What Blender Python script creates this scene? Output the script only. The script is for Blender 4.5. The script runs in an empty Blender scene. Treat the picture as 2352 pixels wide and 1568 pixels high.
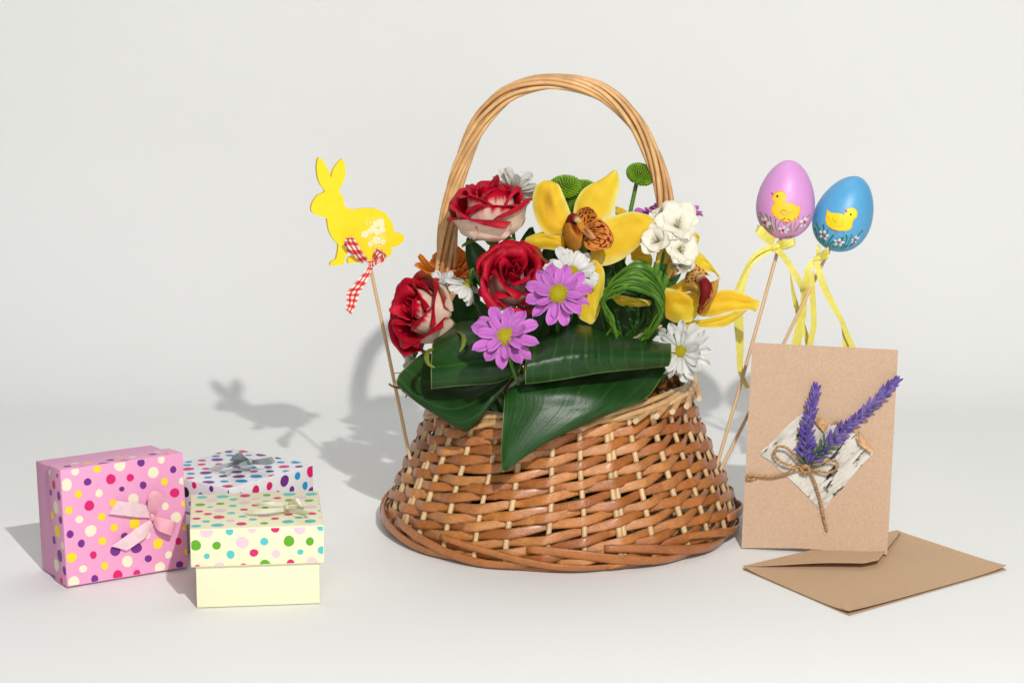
import bpy, math, random
import numpy as np
from mathutils import Vector, Matrix
from mathutils.geometry import delaunay_2d_cdt
from mathutils.bvhtree import BVHTree
random.seed(7); np.random.seed(7)
scene = bpy.context.scene
COL = scene.collection
R = math.radians

# ---------------------------------------------------------------- camera
PITCH = R(11.5)
CAM = np.array([0.0, -2.05, 0.579])
cam = bpy.data.cameras.new("camera"); cam.lens = 85; cam.sensor_width = 36
cam.clip_start = 0.05; cam.clip_end = 50
camo = bpy.data.objects.new("camera", cam); COL.objects.link(camo)
camo.location = CAM; camo.rotation_euler = (math.pi / 2 - PITCH, 0, 0)
scene.camera = camo
# ---------------------------------------------------------------- light
w = bpy.data.worlds.new("World"); scene.world = w; w.use_nodes = True
w.node_tree.nodes["Background"].inputs[0].default_value = (0.97, 0.985, 1.0, 1)
w.node_tree.nodes["Background"].inputs[1].default_value = 0.085
ld = bpy.data.lights.new("studio_flash", 'POINT'); ld.energy = 167; ld.shadow_soft_size = 0.022
ld.color = (1.0, 0.985, 0.955)
lo = bpy.data.objects.new("studio_flash", ld); COL.objects.link(lo); lo.location = (0.41, -1.93, 1.42)
sd = bpy.data.lights.new("added_fill", 'AREA'); sd.shape = 'SQUARE'; sd.size = 1.5; sd.energy = 30  # added fill lamp behind the camera, evens wall against floor
so = bpy.data.objects.new("added_fill", sd); COL.objects.link(so); so.location = (0.2, -3.1, 1.0)
so.rotation_euler = Vector((-0.2, 3.5, -0.8)).to_track_quat('-Z', 'Y').to_euler()
td = bpy.data.lights.new("added_top_fill", 'AREA'); td.shape = 'SQUARE'; td.size = 1.3; td.energy = 8  # added overhead fill, lifts the dim back floor and box tops
to = bpy.data.objects.new("added_top_fill", td); COL.objects.link(to); to.location = (0.0, 0.35, 2.0)
scene.view_settings.view_transform = 'Standard'; scene.view_settings.look = 'None'
scene.view_settings.exposure = 0.0; scene.view_settings.gamma = 1
scene.render.resolution_x = 1024; scene.render.resolution_y = 682
try:
    scene.cycles.max_bounces = 8; scene.cycles.diffuse_bounces = 4; scene.cycles.transmission_bounces = 6
except Exception: pass

# ---------------------------------------------------------------- helpers
FP = 85 / 36 * 2352
FW = np.array([0, math.cos(PITCH), -math.sin(PITCH)]); UP = np.array([0, math.sin(PITCH), math.cos(PITCH)]); RT = np.array([1.0, 0, 0])
def ray(u, v): return FW + RT * (u - 1176) / FP + UP * (784 - v) / FP
def P(u, v, y):                       # a point seen at (u,v) that stands at depth y
    d = ray(u, v); return CAM + d * (y - CAM[1]) / d[1]
def Fl(u, v, z=0.0):
    d = ray(u, v); return CAM + d * (z - CAM[2]) / d[2]
def onplane(u, v, o, n):
    d = ray(u, v); return CAM + d * (np.dot(o - CAM, n) / np.dot(d, n))
def px(y): return (y - CAM[1]) * 1.036 / FP      # metres per picture unit at depth y
def L(r, g, b):
    c = np.array([r, g, b]) / 255.0
    return np.where(c <= 0.04045, c / 12.92, ((c + 0.055) / 1.055) ** 2.4)
def nrm(v): v = np.asarray(v, float); return v / (np.linalg.norm(v) + 1e-12)
ORG = {}
ALB = 0.86        # pigments are a little darker than the picture values they were read from
def tagged(o, label, cat, group=None):
    o["label"] = label; o["category"] = cat
    if group: o["group"] = group
def thing(name, label, cat, loc=(0, 0, 0), group=None):
    o = bpy.data.objects.new(name, None); COL.objects.link(o); o.empty_display_size = 0.01
    o.location = loc; ORG[o] = np.array(loc, float); tagged(o, label, cat, group); return o
def mesh(name, verts, faces, col=None, st=None, smooth=True):
    me = bpy.data.meshes.new(name)
    me.from_pydata([tuple(map(float, v)) for v in verts], [], [tuple(map(int, f)) for f in faces])
    n = len(verts)
    if col is not None:
        col = np.asarray(col, float) * ALB
        if col.ndim == 1: col = np.tile(col, (n, 1))
        a = me.color_attributes.new("Col", 'FLOAT_COLOR', 'POINT')
        a.data.foreach_set("color", np.concatenate([col, np.ones((n, 1))], 1).astype(np.float32).ravel())
    if st is not None:
        a = me.attributes.new("ST", 'FLOAT_VECTOR', 'POINT')
        a.data.foreach_set("vector", np.concatenate([st, np.zeros((n, 1))], 1).astype(np.float32).ravel())
    if smooth: me.polygons.foreach_set("use_smooth", [True] * len(me.polygons))
    me.update(); return me
def link(name, me, m, parent=None, mat4=None):
    o = bpy.data.objects.new(name, me); COL.objects.link(o)
    if m is not None and not me.materials: me.materials.append(m)
    if parent is not None: o.parent = parent; ORG[o] = ORG[parent]
    else: ORG[o] = np.zeros(3)
    if mat4 is not None: o.matrix_basis = mat4
    return o
def part(name, geo, m, parent=None, smooth=True, kind=None):
    v, f, c, s = geo
    v = np.asarray(v, float)
    if parent is not None: v = v - ORG[parent]
    o = link(name, mesh(name, v, f, c, s, smooth), m, parent)
    if kind: o["kind"] = kind
    return o
def join(geos):
    V, Fc, Cc, S = [], [], [], []; n = 0
    for v, f, c, s in geos:
        v = np.asarray(v, float); V.append(v); Fc += [tuple(i + n for i in q) for q in f]
        c = np.asarray(c, float); Cc.append(np.tile(c, (len(v), 1)) if c.ndim == 1 else c)
        S.append(s if s is not None else np.zeros((len(v), 2))); n += len(v)
    return np.concatenate(V), Fc, np.concatenate(Cc), np.concatenate(S)
def wob(x, y, seed=0, f=1.0):
    rs = np.random.RandomState(seed); r = 0
    for i in range(5):
        a = rs.uniform(0, 6.28); k = f * rs.uniform(1.5, 5); r = r + np.sin(k * (math.cos(a) * x + math.sin(a) * y) + rs.uniform(0, 6.28))
    return r / 3.0
def cr(pts, n, closed=False):         # Catmull-Rom resample
    p = np.asarray(pts, float); m = len(p)
    if closed: p = np.concatenate([p[-1:], p, p[:2]]); seg = m
    else: p = np.concatenate([2 * p[:1] - p[1:2], p, 2 * p[-1:] - p[-2:-1]]); seg = m - 1
    t = np.linspace(0, seg, n, endpoint=not closed); i = np.minimum(t.astype(int), seg - 1); f = (t - i).reshape(-1, *([1] * (p.ndim - 1)))
    a, b, c, d = p[i], p[i + 1], p[i + 2], p[i + 3]
    return 0.5 * ((2 * b) + (c - a) * f + (2 * a - 5 * b + 4 * c - d) * f * f + (3 * b - a - 3 * c + d) * f ** 3)
def sheet(G, thick, colf):
    """closed thin sheet from an (nu,nv,3) grid; colf(U,V,side)->colours"""
    G = np.asarray(G, float); nu, nv = G.shape[:2]
    du = np.gradient(G, axis=0); dv = np.gradient(G, axis=1)
    n = np.cross(du, dv); ln = np.linalg.norm(n, axis=2, keepdims=True)
    n = np.where(ln > 1e-14, n / np.maximum(ln, 1e-14), 0)
    U, V = np.meshgrid(np.linspace(-1, 1, nu), np.linspace(0, 1, nv), indexing='ij')
    T = (G + n * thick / 2).reshape(-1, 3); B = (G - n * thick / 2).reshape(-1, 3); N = nu * nv
    idx = np.arange(N).reshape(nu, nv)
    q = np.stack([idx[:-1, :-1], idx[1:, :-1], idx[1:, 1:], idx[:-1, 1:]], -1).reshape(-1, 4)
    faces = [tuple(a) for a in q] + [tuple(a[::-1] + N) for a in q]
    per = list(idx[:, 0]) + list(idx[-1, 1:]) + list(idx[-2::-1, -1]) + list(idx[0, -2:0:-1])
    per = np.array(per); k = len(per)
    verts = np.concatenate([T, B, T[per], B[per]])
    for i in range(k):
        j = (i + 1) % k; faces.append((2 * N + j, 2 * N + i, 2 * N + k + i, 2 * N + k + j))
    Uf, Vf = U.ravel(), V.ravel()
    if callable(colf): ct, cb = colf(Uf, Vf, 1), colf(Uf, Vf, -1)
    else: ct = cb = np.tile(np.asarray(colf, float), (N, 1))
    col = np.clip(np.concatenate([ct, cb, ct[per], cb[per]]), 0, 1)
    s = np.stack([Uf, Vf], 1); st = np.concatenate([s, s, s[per], s[per]])
    return verts, faces, col, st
def grid(rows, nu, nv, f=None):       # control rows -> smooth grid (nu across a row, nv down the rows)
    A = np.array([cr(np.array(r, float), nu) for r in rows])
    A = cr(A, nv)
    A = np.transpose(A, (1, 0, 2))
    if f is not None: A = np.array([[f(*A[i, j]) for j in range(nv)] for i in range(nu)])
    return A
def mixc(a, b, t):
    t = np.clip(t, 0, 1); t = np.asarray(t)[..., None]; return np.asarray(a) * (1 - t) + np.asarray(b) * t
def sm(a, b, x): t = np.clip((x - a) / (b - a), 0, 1); return t * t * (3 - 2 * t)
def tube(pts, rad, col, seg=8, cap=True, squash=1.0):
    p = np.asarray(pts, float); n = len(p); rad = np.broadcast_to(np.asarray(rad, float), (n,))
    t = np.gradient(p, axis=0); t /= np.linalg.norm(t, axis=1, keepdims=True) + 1e-12
    a = np.array([0.0, 0, 1]) if abs(t[0][2]) < 0.9 else np.array([1.0, 0, 0])
    u = nrm(np.cross(t[0], a)); vs = []; st = []
    ln = np.concatenate([[0], np.cumsum(np.linalg.norm(np.diff(p, axis=0), axis=1))])
    for i in range(n):
        u = nrm(u - t[i] * np.dot(u, t[i])); w_ = np.cross(t[i], u)
        for k in range(seg):
            an = 2 * math.pi * k / seg
            vs.append(p[i] + rad[i] * (math.cos(an) * u + squash * math.sin(an) * w_)); st.append((k / seg * 2 - 1, ln[i]))
    f = []
    for i in range(n - 1):
        for k in range(seg):
            k2 = (k + 1) % seg; f.append((i * seg + k, i * seg + k2, (i + 1) * seg + k2, (i + 1) * seg + k))
    c = np.asarray(col, float)
    if c.ndim == 2 and len(c) == n: c = np.repeat(c, seg, 0)
    elif c.ndim == 1: c = np.tile(c, (len(vs), 1))
    if cap:
        m = len(vs); e0 = vs[:seg]; e1 = vs[-seg:]
        vs = vs + e0 + e1; st = st + st[:seg] + st[-seg:]; c = np.concatenate([c, c[:seg], c[-seg:]])
        f.append(tuple(range(m + seg - 1, m - 1, -1))); f.append(tuple(range(m + seg, m + 2 * seg)))
    return np.array(vs), f, c, np.array(st)
def blob(c, r, col, nseg=8, nr=6, axis=(0, 0, 1), sx=1, sz=1):
    z = nrm(axis); a = np.array([0.0, 1, 0]) if abs(z[1]) < 0.9 else np.array([1.0, 0, 0]); x = nrm(np.cross(a, z)); y = np.cross(z, x)
    v = []; f = []
    for i in range(nr + 1):
        th = math.pi * i / nr
        for k in range(nseg):
            ph = 2 * math.pi * k / nseg
            v.append(np.asarray(c) + r * (sx * math.sin(th) * (math.cos(ph) * x + math.sin(ph) * y) + sz * math.cos(th) * z))
    for i in range(nr):
        for k in range(nseg):
            k2 = (k + 1) % nseg; f.append((i * nseg + k, (i + 1) * nseg + k, (i + 1) * nseg + k2, i * nseg + k2))
    return np.array(v), f, np.tile(np.asarray(col, float), (len(v), 1)), np.zeros((len(v), 2))

# ---------------------------------------------------------------- materials
def M(name, rough=0.5, spec=0.5, transl=0.0, bump=None, var=0.0, varscale=200, coat=0.0, sheen=0.0, stb=None, aniso=None, stcol=None, sss=0.0):
    """vertex colour 'Col' + noise variation; bump=(scale,dist); stb=(s scale,t scale,dist) grain along a strip"""
    m = bpy.data.materials.new(name); m.use_nodes = True; nt = m.node_tree; N = nt.nodes; K = nt.links
    pb = N["Principled BSDF"]; out = N["Material Output"]
    at = N.new("ShaderNodeAttribute"); at.attribute_name = "Col"; c = at.outputs["Color"]
    tc = N.new("ShaderNodeTexCoord"); oc = tc.outputs["Object"]
    st = N.new("ShaderNodeAttribute"); st.attribute_name = "ST"
    def stnoise(s, t, det=3):
        mp = N.new("ShaderNodeMapping"); mp.inputs["Scale"].default_value = (s, t, 1); K.new(st.outputs["Vector"], mp.inputs[0])
        # different per object place: add object coordinates a little
        nz = N.new("ShaderNodeTexNoise"); nz.inputs["Scale"].default_value = 1; nz.inputs["Detail"].default_value = det; K.new(mp.outputs[0], nz.inputs[0]); return nz.outputs[0]
    def mul(c, fac, lo, hi):
        mr = N.new("ShaderNodeMapRange"); mr.inputs[1].default_value = 0.3; mr.inputs[2].default_value = 0.7; mr.inputs[3].default_value = lo; mr.inputs[4].default_value = hi; K.new(fac, mr.inputs[0])
        v = N.new("ShaderNodeVectorMath"); v.operation = 'SCALE'; K.new(c, v.inputs[0]); K.new(mr.outputs[0], v.inputs["Scale"]); return v.outputs[0]
    if var:
        nz = N.new("ShaderNodeTexNoise"); nz.inputs["Scale"].default_value = varscale; nz.inputs["Detail"].default_value = 5; K.new(oc, nz.inputs[0])
        c = mul(c, nz.outputs[0], 1 - var, 1 + var)
    if stcol: c = mul(c, stnoise(stcol[0], stcol[1]), 1 - stcol[2], 1 + stcol[2])
    K.new(c, pb.inputs["Base Color"])
    pb.inputs["Roughness"].default_value = rough; pb.inputs["Specular IOR Level"].default_value = spec
    pb.inputs["Coat Weight"].default_value = coat; pb.inputs["Coat Roughness"].default_value = 0.25
    pb.inputs["Sheen Weight"].default_value = sheen
    if sss: pb.inputs["Subsurface Weight"].default_value = sss; pb.inputs["Subsurface Radius"].default_value = (0.004, 0.002, 0.001)
    nrmout = None
    if bump:
        nz = N.new("ShaderNodeTexNoise"); nz.inputs["Scale"].default_value = bump[0]; nz.inputs["Detail"].default_value = 4; K.new(oc, nz.inputs[0])
        b = N.new("ShaderNodeBump"); b.inputs["Distance"].default_value = bump[1]; b.inputs["Strength"].default_value = 1; K.new(nz.outputs[0], b.inputs["Height"]); nrmout = b.outputs[0]
    if stb:
        b = N.new("ShaderNodeBump"); b.inputs["Distance"].default_value = stb[2]; b.inputs["Strength"].default_value = 1; K.new(stnoise(stb[0], stb[1]), b.inputs["Height"])
        if nrmout is not None: K.new(nrmout, b.inputs["Normal"])
        nrmout = b.outputs[0]
    if nrmout is not None: K.new(nrmout, pb.inputs["Normal"])
    if transl:
        tr = N.new("ShaderNodeBsdfTranslucent"); K.new(c, tr.inputs[0]); mx = N.new("ShaderNodeMixShader"); mx.inputs[0].default_value = transl
        K.new(pb.outputs[0], mx.inputs[1]); K.new(tr.outputs[0], mx.inputs[2]); K.new(mx.outputs[0], out.inputs[0])
    return m
m_petal = M("petal", 0.6, 0.22, 0.14, bump=(420, 0.0002), var=0.07, varscale=90, stb=(9, 1.2, 0.00035))
m_rose = M("rose_petal", 0.5, 0.22, 0.22, bump=(300, 0.0004), var=0.10, varscale=120, stb=(7, 1.5, 0.0005))
m_orchid = M("orchid_petal", 0.58, 0.18, 0.34, bump=(250, 0.0003), var=0.06, varscale=60, stb=(11, 0.8, 0.00035))
m_white = M("white_petal", 0.65, 0.22, 0.2, bump=(420, 0.00015), stb=(6, 0.6, 0.0006))
m_leaf = M("broad_leaf", 0.38, 0.32, 0.05, bump=(420, 0.00012), var=0.18, varscale=70)
m_grass = M("grass_blade", 0.28, 0.5, 0.15, var=0.15, varscale=100, stb=(8, .3, 0.0002))
m_stem = M("stem", 0.5, 0.4, 0, bump=(500, 0.0004), var=0.2, varscale=300)
m_dry = M("dry_petal", 0.7, 0.2, 0.1, bump=(220, 0.0015), var=0.3, varscale=150)
m_wicker = M("wicker", 0.3, 0.6, 0, bump=(500, 0.0003), var=0.16, varscale=85, stb=(5, 160, 0.0007), stcol=(4, 60, 0.2), coat=0.25)
m_rod = M("peeled_willow", 0.4, 0.45, 0, bump=(350, 0.0003), var=0.14, varscale=110, stb=(3, 60, 0.0004), stcol=(2, 30, 0.12))
m_disc = M("flower_disc", 0.6, 0.3)
m_card = M("kraft_paper", 0.8, 0.25, 0, bump=(1100, 0.0004), var=0.09, varscale=600)
m_board = M("box_board", 0.5, 0.4, 0, bump=(700, 0.00008), var=0.015, varscale=200)
m_print = M("printed_ink", 0.5, 0.4, 0)
m_satin = M("satin_ribbon", 0.32, 0.7, 0.08, bump=(900, 0.0002), var=0.06, varscale=250, sheen=0.1, stb=(60, 2, 0.0002))
m_egg = M("painted_egg", 0.42, 0.5, 0, bump=(350, 0.00012), var=0.025, varscale=150)
m_yellow = M("painted_wood", 0.55, 0.35, 0, bump=(300, 0.0002), var=0.02)
m_stick = M("bamboo_stick", 0.55, 0.3, 0, stb=(3, 60, 0.0003), stcol=(3, 25, 0.15))
m_twine = M("jute_twine", 0.85, 0.15, 0, bump=(900, 0.001), var=0.3, varscale=500)
m_lav = M("lavender_plastic", 0.55, 0.4, 0.05, bump=(600, 0.0004), var=0.15, varscale=300)
m_foam = M("floral_foam", 0.9, 0.1, 0, bump=(300, 0.002), var=0.3, varscale=200)

# ---------------------------------------------------------------- backdrop: one sweep of paper, floor to wall
def backdrop():
    y0, RC = 0.42, 0.26
    prof = [(y, 0.0) for y in np.linspace(-1.6, y0, 14)]
    prof += [(y0 + RC * math.sin(a), RC * (1 - math.cos(a))) for a in np.linspace(0, math.pi / 2, 28)[1:]]
    prof += [(y0 + RC, z) for z in np.linspace(RC, 2.2, 10)[1:]]
    xs = np.linspace(-1.7, 1.7, 24)
    G = np.array([[(x, y, z) for (y, z) in prof] for x in xs])
    G[:, :, 2] -= 0.0006
    m = M("paper_sweep", 0.75, 0.25, 0, bump=(500, 0.00008), var=0.006, varscale=6)
    o = part("paper_backdrop", sheet(G, 0.0008, np.array([0.815, 0.818, 0.803]) / ALB), m); o["kind"] = "structure"
backdrop()

# ---------------------------------------------------------------- wicker basket
BX, BY = 0.0433, 0.0
BC = np.array([BX, BY, 0.0])
PZ = [0, 0.012, 0.025, 0.05, 0.075, 0.10, 0.125]
PR = [0.1535, 0.151, 0.1475, 0.1370, 0.1255, 0.1150, 0.109]
def RZ(z): return np.interp(z, PZ, PR)
TILT, RIMT, RIMZ = 0.185, 0.07, 0.1195
WK = L(200, 124, 58); WK2 = L(170, 98, 42); WK3 = L(226, 158, 92); PALE = L(226, 192, 142); PALE2 = L(206, 160, 105)
NS = 30
basket = thing("flower_basket", "round flared wicker basket with tall twisted willow handle holding the bouquet", "basket", BC)
def bp(th, r, z): return np.array([BX + r * math.cos(th), BY + r * math.sin(th), z])
def make_basket():
    rnd = random.Random(3)
    # stakes
    jit = [rnd.uniform(-0.018, 0.018) for _ in range(NS)]
    for i in range(NS):
        th = 2 * math.pi * i / NS + jit[i]
        zt = RIMZ - 0.002 + RIMT * RZ(.118) * math.cos(th)
        zs = np.linspace(0.004, zt, 14)
        lean = rnd.uniform(-0.02, 0.02)
        pts = [bp(th + lean * z / .1 + 0.004 * math.sin(z * 90 + i), RZ(z) - 0.0002, z) for z in zs]
        c = mixc(PALE, PALE2, rnd.uniform(0, 0.5)) 
        r0 = 0.0023 + rnd.uniform(-.0002, .0003)
        geo = [tube(pts, r0, c, 8)]
        if i % 7 == 3:
            pts2 = [p + np.array([-math.sin(th), math.cos(th), 0]) * 0.0042 for p in pts]; geo.append(tube(pts2, r0 * .9, c * .95, 8))
        part("stake", join(geo), m_rod, basket)
    # woven rows
    base_t = np.linspace(0, 2 * math.pi, NS * 10 + 1)
    HH = 0.0043; HT = 0.0010
    prof = []
    for k in range(10):
        a = 2 * math.pi * k / 10
        ca, sa = math.cos(a), math.sin(a)
        prof.append((math.copysign(abs(ca) ** 0.6, ca), math.copysign(abs(sa) ** 0.75, sa)))
    for row in range(-2, 19):
        zc = 0.0085 + row * 0.0073
        ph = rnd.uniform(0, 6.28); seed = row + 12
        sgn = 1 if row % 2 else -1
        segs = []; cur = []
        for t in base_t:
            x = 0.14 * math.cos(t)
            z = zc + TILT * x + 0.0009 * math.sin(3 * t + ph) + 0.0005 * math.sin(7 * t + 2 * ph)
            lim = RIMZ - 0.006 + RIMT * 0.115 * math.cos(t)
            if z > 0.0065 and z < lim: cur.append((t, z))
            elif cur: segs.append(cur); cur = []
        if cur: segs.append(cur)
        for sg in segs:
            if len(sg) < 14: continue
            V = []; Fc = []; Cc = []; S = []
            n = len(sg)
            for i, (t, z) in enumerate(sg):
                cph = math.cos(NS / 2 * t) * sgn
                out = 0.0035 * math.asin(.975 * cph) / math.asin(.975)
                r = RZ(z) + out
                pid = int((t + ph * .1 * (row % 3)) / (2 * math.pi / NS * 2))
                slope = math.atan2(RZ(z - .01) - RZ(z + .01), .02)
                rad = np.array([math.cos(t), math.sin(t), 0]); upv = np.array([-math.sin(slope) * math.cos(t), -math.sin(slope) * math.sin(t), math.cos(slope)])
                nn = rad * math.cos(slope) + np.array([0, 0, 1]) * math.sin(slope)
                tw = 0.12 + 0.08 * math.sin(5.3 * t + ph) + 0.10 * math.sin(NS / 2 * t + 1.3 + pid)
                u2 = upv * math.cos(tw) + nn * math.sin(tw); n2 = nn * math.cos(tw) - upv * math.sin(tw)
                # which piece of rod this is: height changes from strip to strip
                hs = 0.97 + 0.05 * cph + 0.06 * math.sin(pid * 7.1 + row * 3.3)
                zz = 0.0004 * math.sin(NS / 2 * t + pid * 2.1 + row)
                c0 = mixc(mixc(WK, WK2, 0.5 + 0.5 * math.sin(pid * 3.7 + row * 5.1)), WK3, 0.55 * max(0, math.sin(pid * 1.9 + row * 2.7)))
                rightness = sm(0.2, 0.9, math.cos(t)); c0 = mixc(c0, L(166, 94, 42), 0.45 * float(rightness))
                for (a, b) in prof:
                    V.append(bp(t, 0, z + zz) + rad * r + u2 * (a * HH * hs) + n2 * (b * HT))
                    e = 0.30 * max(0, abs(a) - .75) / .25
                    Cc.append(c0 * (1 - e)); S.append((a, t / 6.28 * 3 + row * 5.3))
            m = len(prof)
            for i in range(n - 1):
                for k in range(m):
                    k2 = (k + 1) % m; Fc.append((i * m + k, (i + 1) * m + k, (i + 1) * m + k2, i * m + k2))
            Fc.append(tuple(range(m))); Fc.append(tuple(range((n - 1) * m + m - 1, (n - 1) * m - 1, -1)))
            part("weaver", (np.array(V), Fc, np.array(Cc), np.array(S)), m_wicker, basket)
    # foot border: overlapping flat strips
    NB = 13
    for i in range(NB):
        a0 = 2 * math.pi * i / NB + rnd.uniform(-.05, .05) + .12; span = rnd.uniform(0.98, 1.2)
        V = []; Fc = []; Cc = []; S = []; n = 26
        c0 = mixc(WK, WK2, rnd.random()); h0 = rnd.uniform(.0036, .0048); tw0 = rnd.uniform(-.2, .5)
        for j in range(n):
            s = j / (n - 1); t = a0 + span * s
            z = 0.0195 - 0.0145 * sm(0, .75, s) + 0.004 * sm(.88, 1, s)
            r = 0.1525 + 0.0052 * math.sin(math.pi * min(1, s * 1.15)) + 0.001 * math.sin(9 * s + i)
            tw = -0.5 + 1.0 * s + tw0
            hs = h0 * (0.45 + 0.55 * math.sin(math.pi * (0.12 + 0.76 * s)) ** .7)
            rad = np.array([math.cos(t), math.sin(t), 0]); u2 = np.array([0, 0, 1]) * math.cos(tw) + rad * math.sin(tw); n2 = rad * math.cos(tw) - np.array([0, 0, 1]) * math.sin(tw)
            for (a, b) in prof:
                q = bp(t, r, z) + u2 * a * hs + n2 * b * 0.0011; q[2] = max(q[2], 0.0004)
                V.append(q); Cc.append(c0 * (1 - .3 * max(0, abs(a) - .75) / .25)); S.append((a, s * 1.2 + i * 3.3))
        m = len(prof)
        for j in range(n - 1):
            for k in range(m):
                k2 = (k + 1) % m; Fc.append((j * m + k, (j + 1) * m + k, (j + 1) * m + k2, j * m + k2))
        Fc.append(tuple(range(m))); Fc.append(tuple(range((n - 1) * m + m - 1, (n - 1) * m - 1, -1)))
        part("border_strip", (np.array(V), Fc, np.array(Cc), np.array(S)), m_wicker, basket)
    tt = np.linspace(0, 2 * math.pi, 80)
    part("foot_ring", join([tube([bp(t, .149, .0035 + .0006 * math.sin(5 * t)) for t in tt], .0031, WK2, 8, False), tube([bp(t, .1465, .009) for t in tt], .0024, PALE2, 8, False)]), m_wicker, basket)
    # base of crossed rods inside
    for i in range(9):
        y = -0.12 + i * 0.03; hw = math.sqrt(max(0, .146 ** 2 - y * y))
        part("base_rod", tube([(BX + x, y, .007) for x in np.linspace(-hw, hw, 5)], .003, PALE2, 6), m_rod, basket)
    # rim of peeled rods
    for i in range(5):
        pts = []; 
        for t in np.linspace(0, 2 * math.pi, 120):
            ps = i * 2 * math.pi / 5 + 2.4 * t + .4 * math.sin(2 * t + i)
            if t > 6.0: ps += 0
            r = RZ(.118) + 0.0012 + 0.0047 * math.cos(ps); z = RIMZ + RIMT * .115 * math.cos(t) + 0.0047 * math.sin(ps)
            pts.append(bp(t, r, z))
        part("rim_rod", tube(pts, .0026, mixc(PALE, PALE2, rnd.uniform(.1, .7)), 8), m_rod, basket)
    for d in (-112, -84, -62, -52, -43, -33, -20, 150, 200, 230):
        t = R(d) ; dt = R(13); zt = RIMZ + RIMT * .115 * math.cos(t)
        pts = [bp(t + dt, .1150, zt + .002), bp(t + dt * .5, .1185, zt - .0025), bp(t, .1235, zt - .0065)]
        part("rod_end", tube(cr(pts, 8), [.0026] * 7 + [.0025], np.concatenate([np.tile(PALE2, (7, 1)), [L(238, 212, 168)]]), 8), m_rod, basket)
    # handle: twisted rods
    hp = [(1022, 690), (1024, 610), (1030, 520), (1047, 420), (1078, 330), (1120, 258), (1185, 206), (1280, 187), (1378, 210), (1450, 270), (1497, 350), (1522, 430), (1532, 500), (1534, 600), (1530, 700)]
    n = 220
    cl = cr([P(u, v, 0.004) for u, v in hp], n)
    cl = np.concatenate([[cl[0] + np.array([0, 0, -.04]) * (1 - k / 12) for k in range(12)], cl, [cl[-1] + np.array([0, 0, -.04]) * (k / 12) for k in range(1, 13)]])
    n = len(cl); T = np.gradient(cl, axis=0); T /= np.linalg.norm(T, axis=1, keepdims=True)
    for i in range(9):
        pts = []
        for j in range(n):
            s = j / (n - 1); b = np.array([0, 1.0, 0]); u = nrm(np.cross(T[j], b))
            a = -2 * math.pi * (1.9 * s) + 2 * math.pi * i / 8 + 0.25 * math.sin(6 * s + i)
            rr = (0.0056 if i < 8 else 0) * (1 + 0.22 * sm(.25, 0, s) + .12 * math.sin(9 * s + 2 * i))
            fl = 1 + .25 * float(sm(.3, 0.0, s))
            pts.append(cl[j] + u * (math.cos(a) * rr * fl) + b * (math.sin(a) * rr))
        c1 = mixc(L(240, 196, 136), L(216, 164, 106), rnd.random())
        tt = np.linspace(0, 1, n); cc = mixc(np.tile(c1, (n, 1)), np.tile(L(170, 112, 62), (n, 1)), .55 * np.clip(wob(tt * 9, tt * 0, i + 40), 0, 1))
        part("handle_rod", tube(pts, (.00198 if i < 8 else .0028) + rnd.uniform(-.0002, .0003), cc, 10), m_rod, basket)
make_basket()
# foam block that the stems stand in
def foam():
    t = thing("floral_foam", "dark green block of flower foam hidden inside the wicker basket", "flower foam", (BX, 0, .0104))
    zz = np.array([.0104, .013, .05, .088, .098, .1]); rr = np.array([.07, .078, .085, .092, .088, .05]); V = []; Fc = []; n = 28
    for z, r in zip(zz, rr):
        for k in range(n):
            a = 2 * math.pi * k / n; V.append(bp(a, r * (1 + .03 * math.sin(3 * a)), z))
    for i in range(len(zz) - 1):
        for k in range(n): Fc.append((i * n + k, i * n + (k + 1) % n, (i + 1) * n + (k + 1) % n, (i + 1) * n + k))
    Fc.append(tuple(range(n - 1, -1, -1))); Fc.append(tuple(range(5 * n, 6 * n)))
    part("foam_block", (np.array(V), Fc, L(38, 62, 40), None), m_foam, t)
foam()

# ---------------------------------------------------------------- gift boxes
def bevel_box(o3, e1, e2, e3, w_, h_, d_, bev=0.0009):
    """box from corner o3 along e1,e2,e3 with small chamfers rounded by smooth shading"""
    ax = [np.asarray(e1), np.asarray(e2), np.asarray(e3)]; dim = [w_, h_, d_]
    V = []; Fc = []; vid = {}
    lv = [[0, bev * .3, bev, D - bev, D - bev * .3, D] for D in dim]
    def pt(i, j, k):
        q = [lv[0][i], lv[1][j], lv[2][k]]
        # pull onto rounded edge
        c = [min(max(q[a], bev), dim[a] - bev) for a in range(3)]
        dlt = np.array(q) - np.array(c); l = np.linalg.norm(dlt)
        if l > 1e-9: q = np.array(c) + dlt / l * bev
        return o3 + ax[0] * q[0] + ax[1] * q[1] + ax[2] * q[2]
    def vi(i, j, k):
        if (i, j, k) not in vid: vid[(i, j, k)] = len(V); V.append(pt(i, j, k))
        return vid[(i, j, k)]
    for a in range(5):
        for b in range(5):
            for s in (0, 5):
                q = [vi(a, b, s), vi(a + 1, b, s), vi(a + 1, b + 1, s), vi(a, b + 1, s)]; Fc.append(q if s else q[::-1])
                q = [vi(s, a, b), vi(s, a + 1, b), vi(s, a + 1, b + 1), vi(s, a, b + 1)]; Fc.append(q if s else q[::-1])
                q = [vi(b, s, a), vi(b, s, a + 1), vi(b + 1, s, a + 1), vi(b + 1, s, a)]; Fc.append(q if s else q[::-1])
    return np.array(V), Fc
def Z(x0, y0, sc): return lambda zx, zy: (0.6125 * (x0 + zx / sc), 0.6125 * (y0 + zy / sc))
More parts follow.
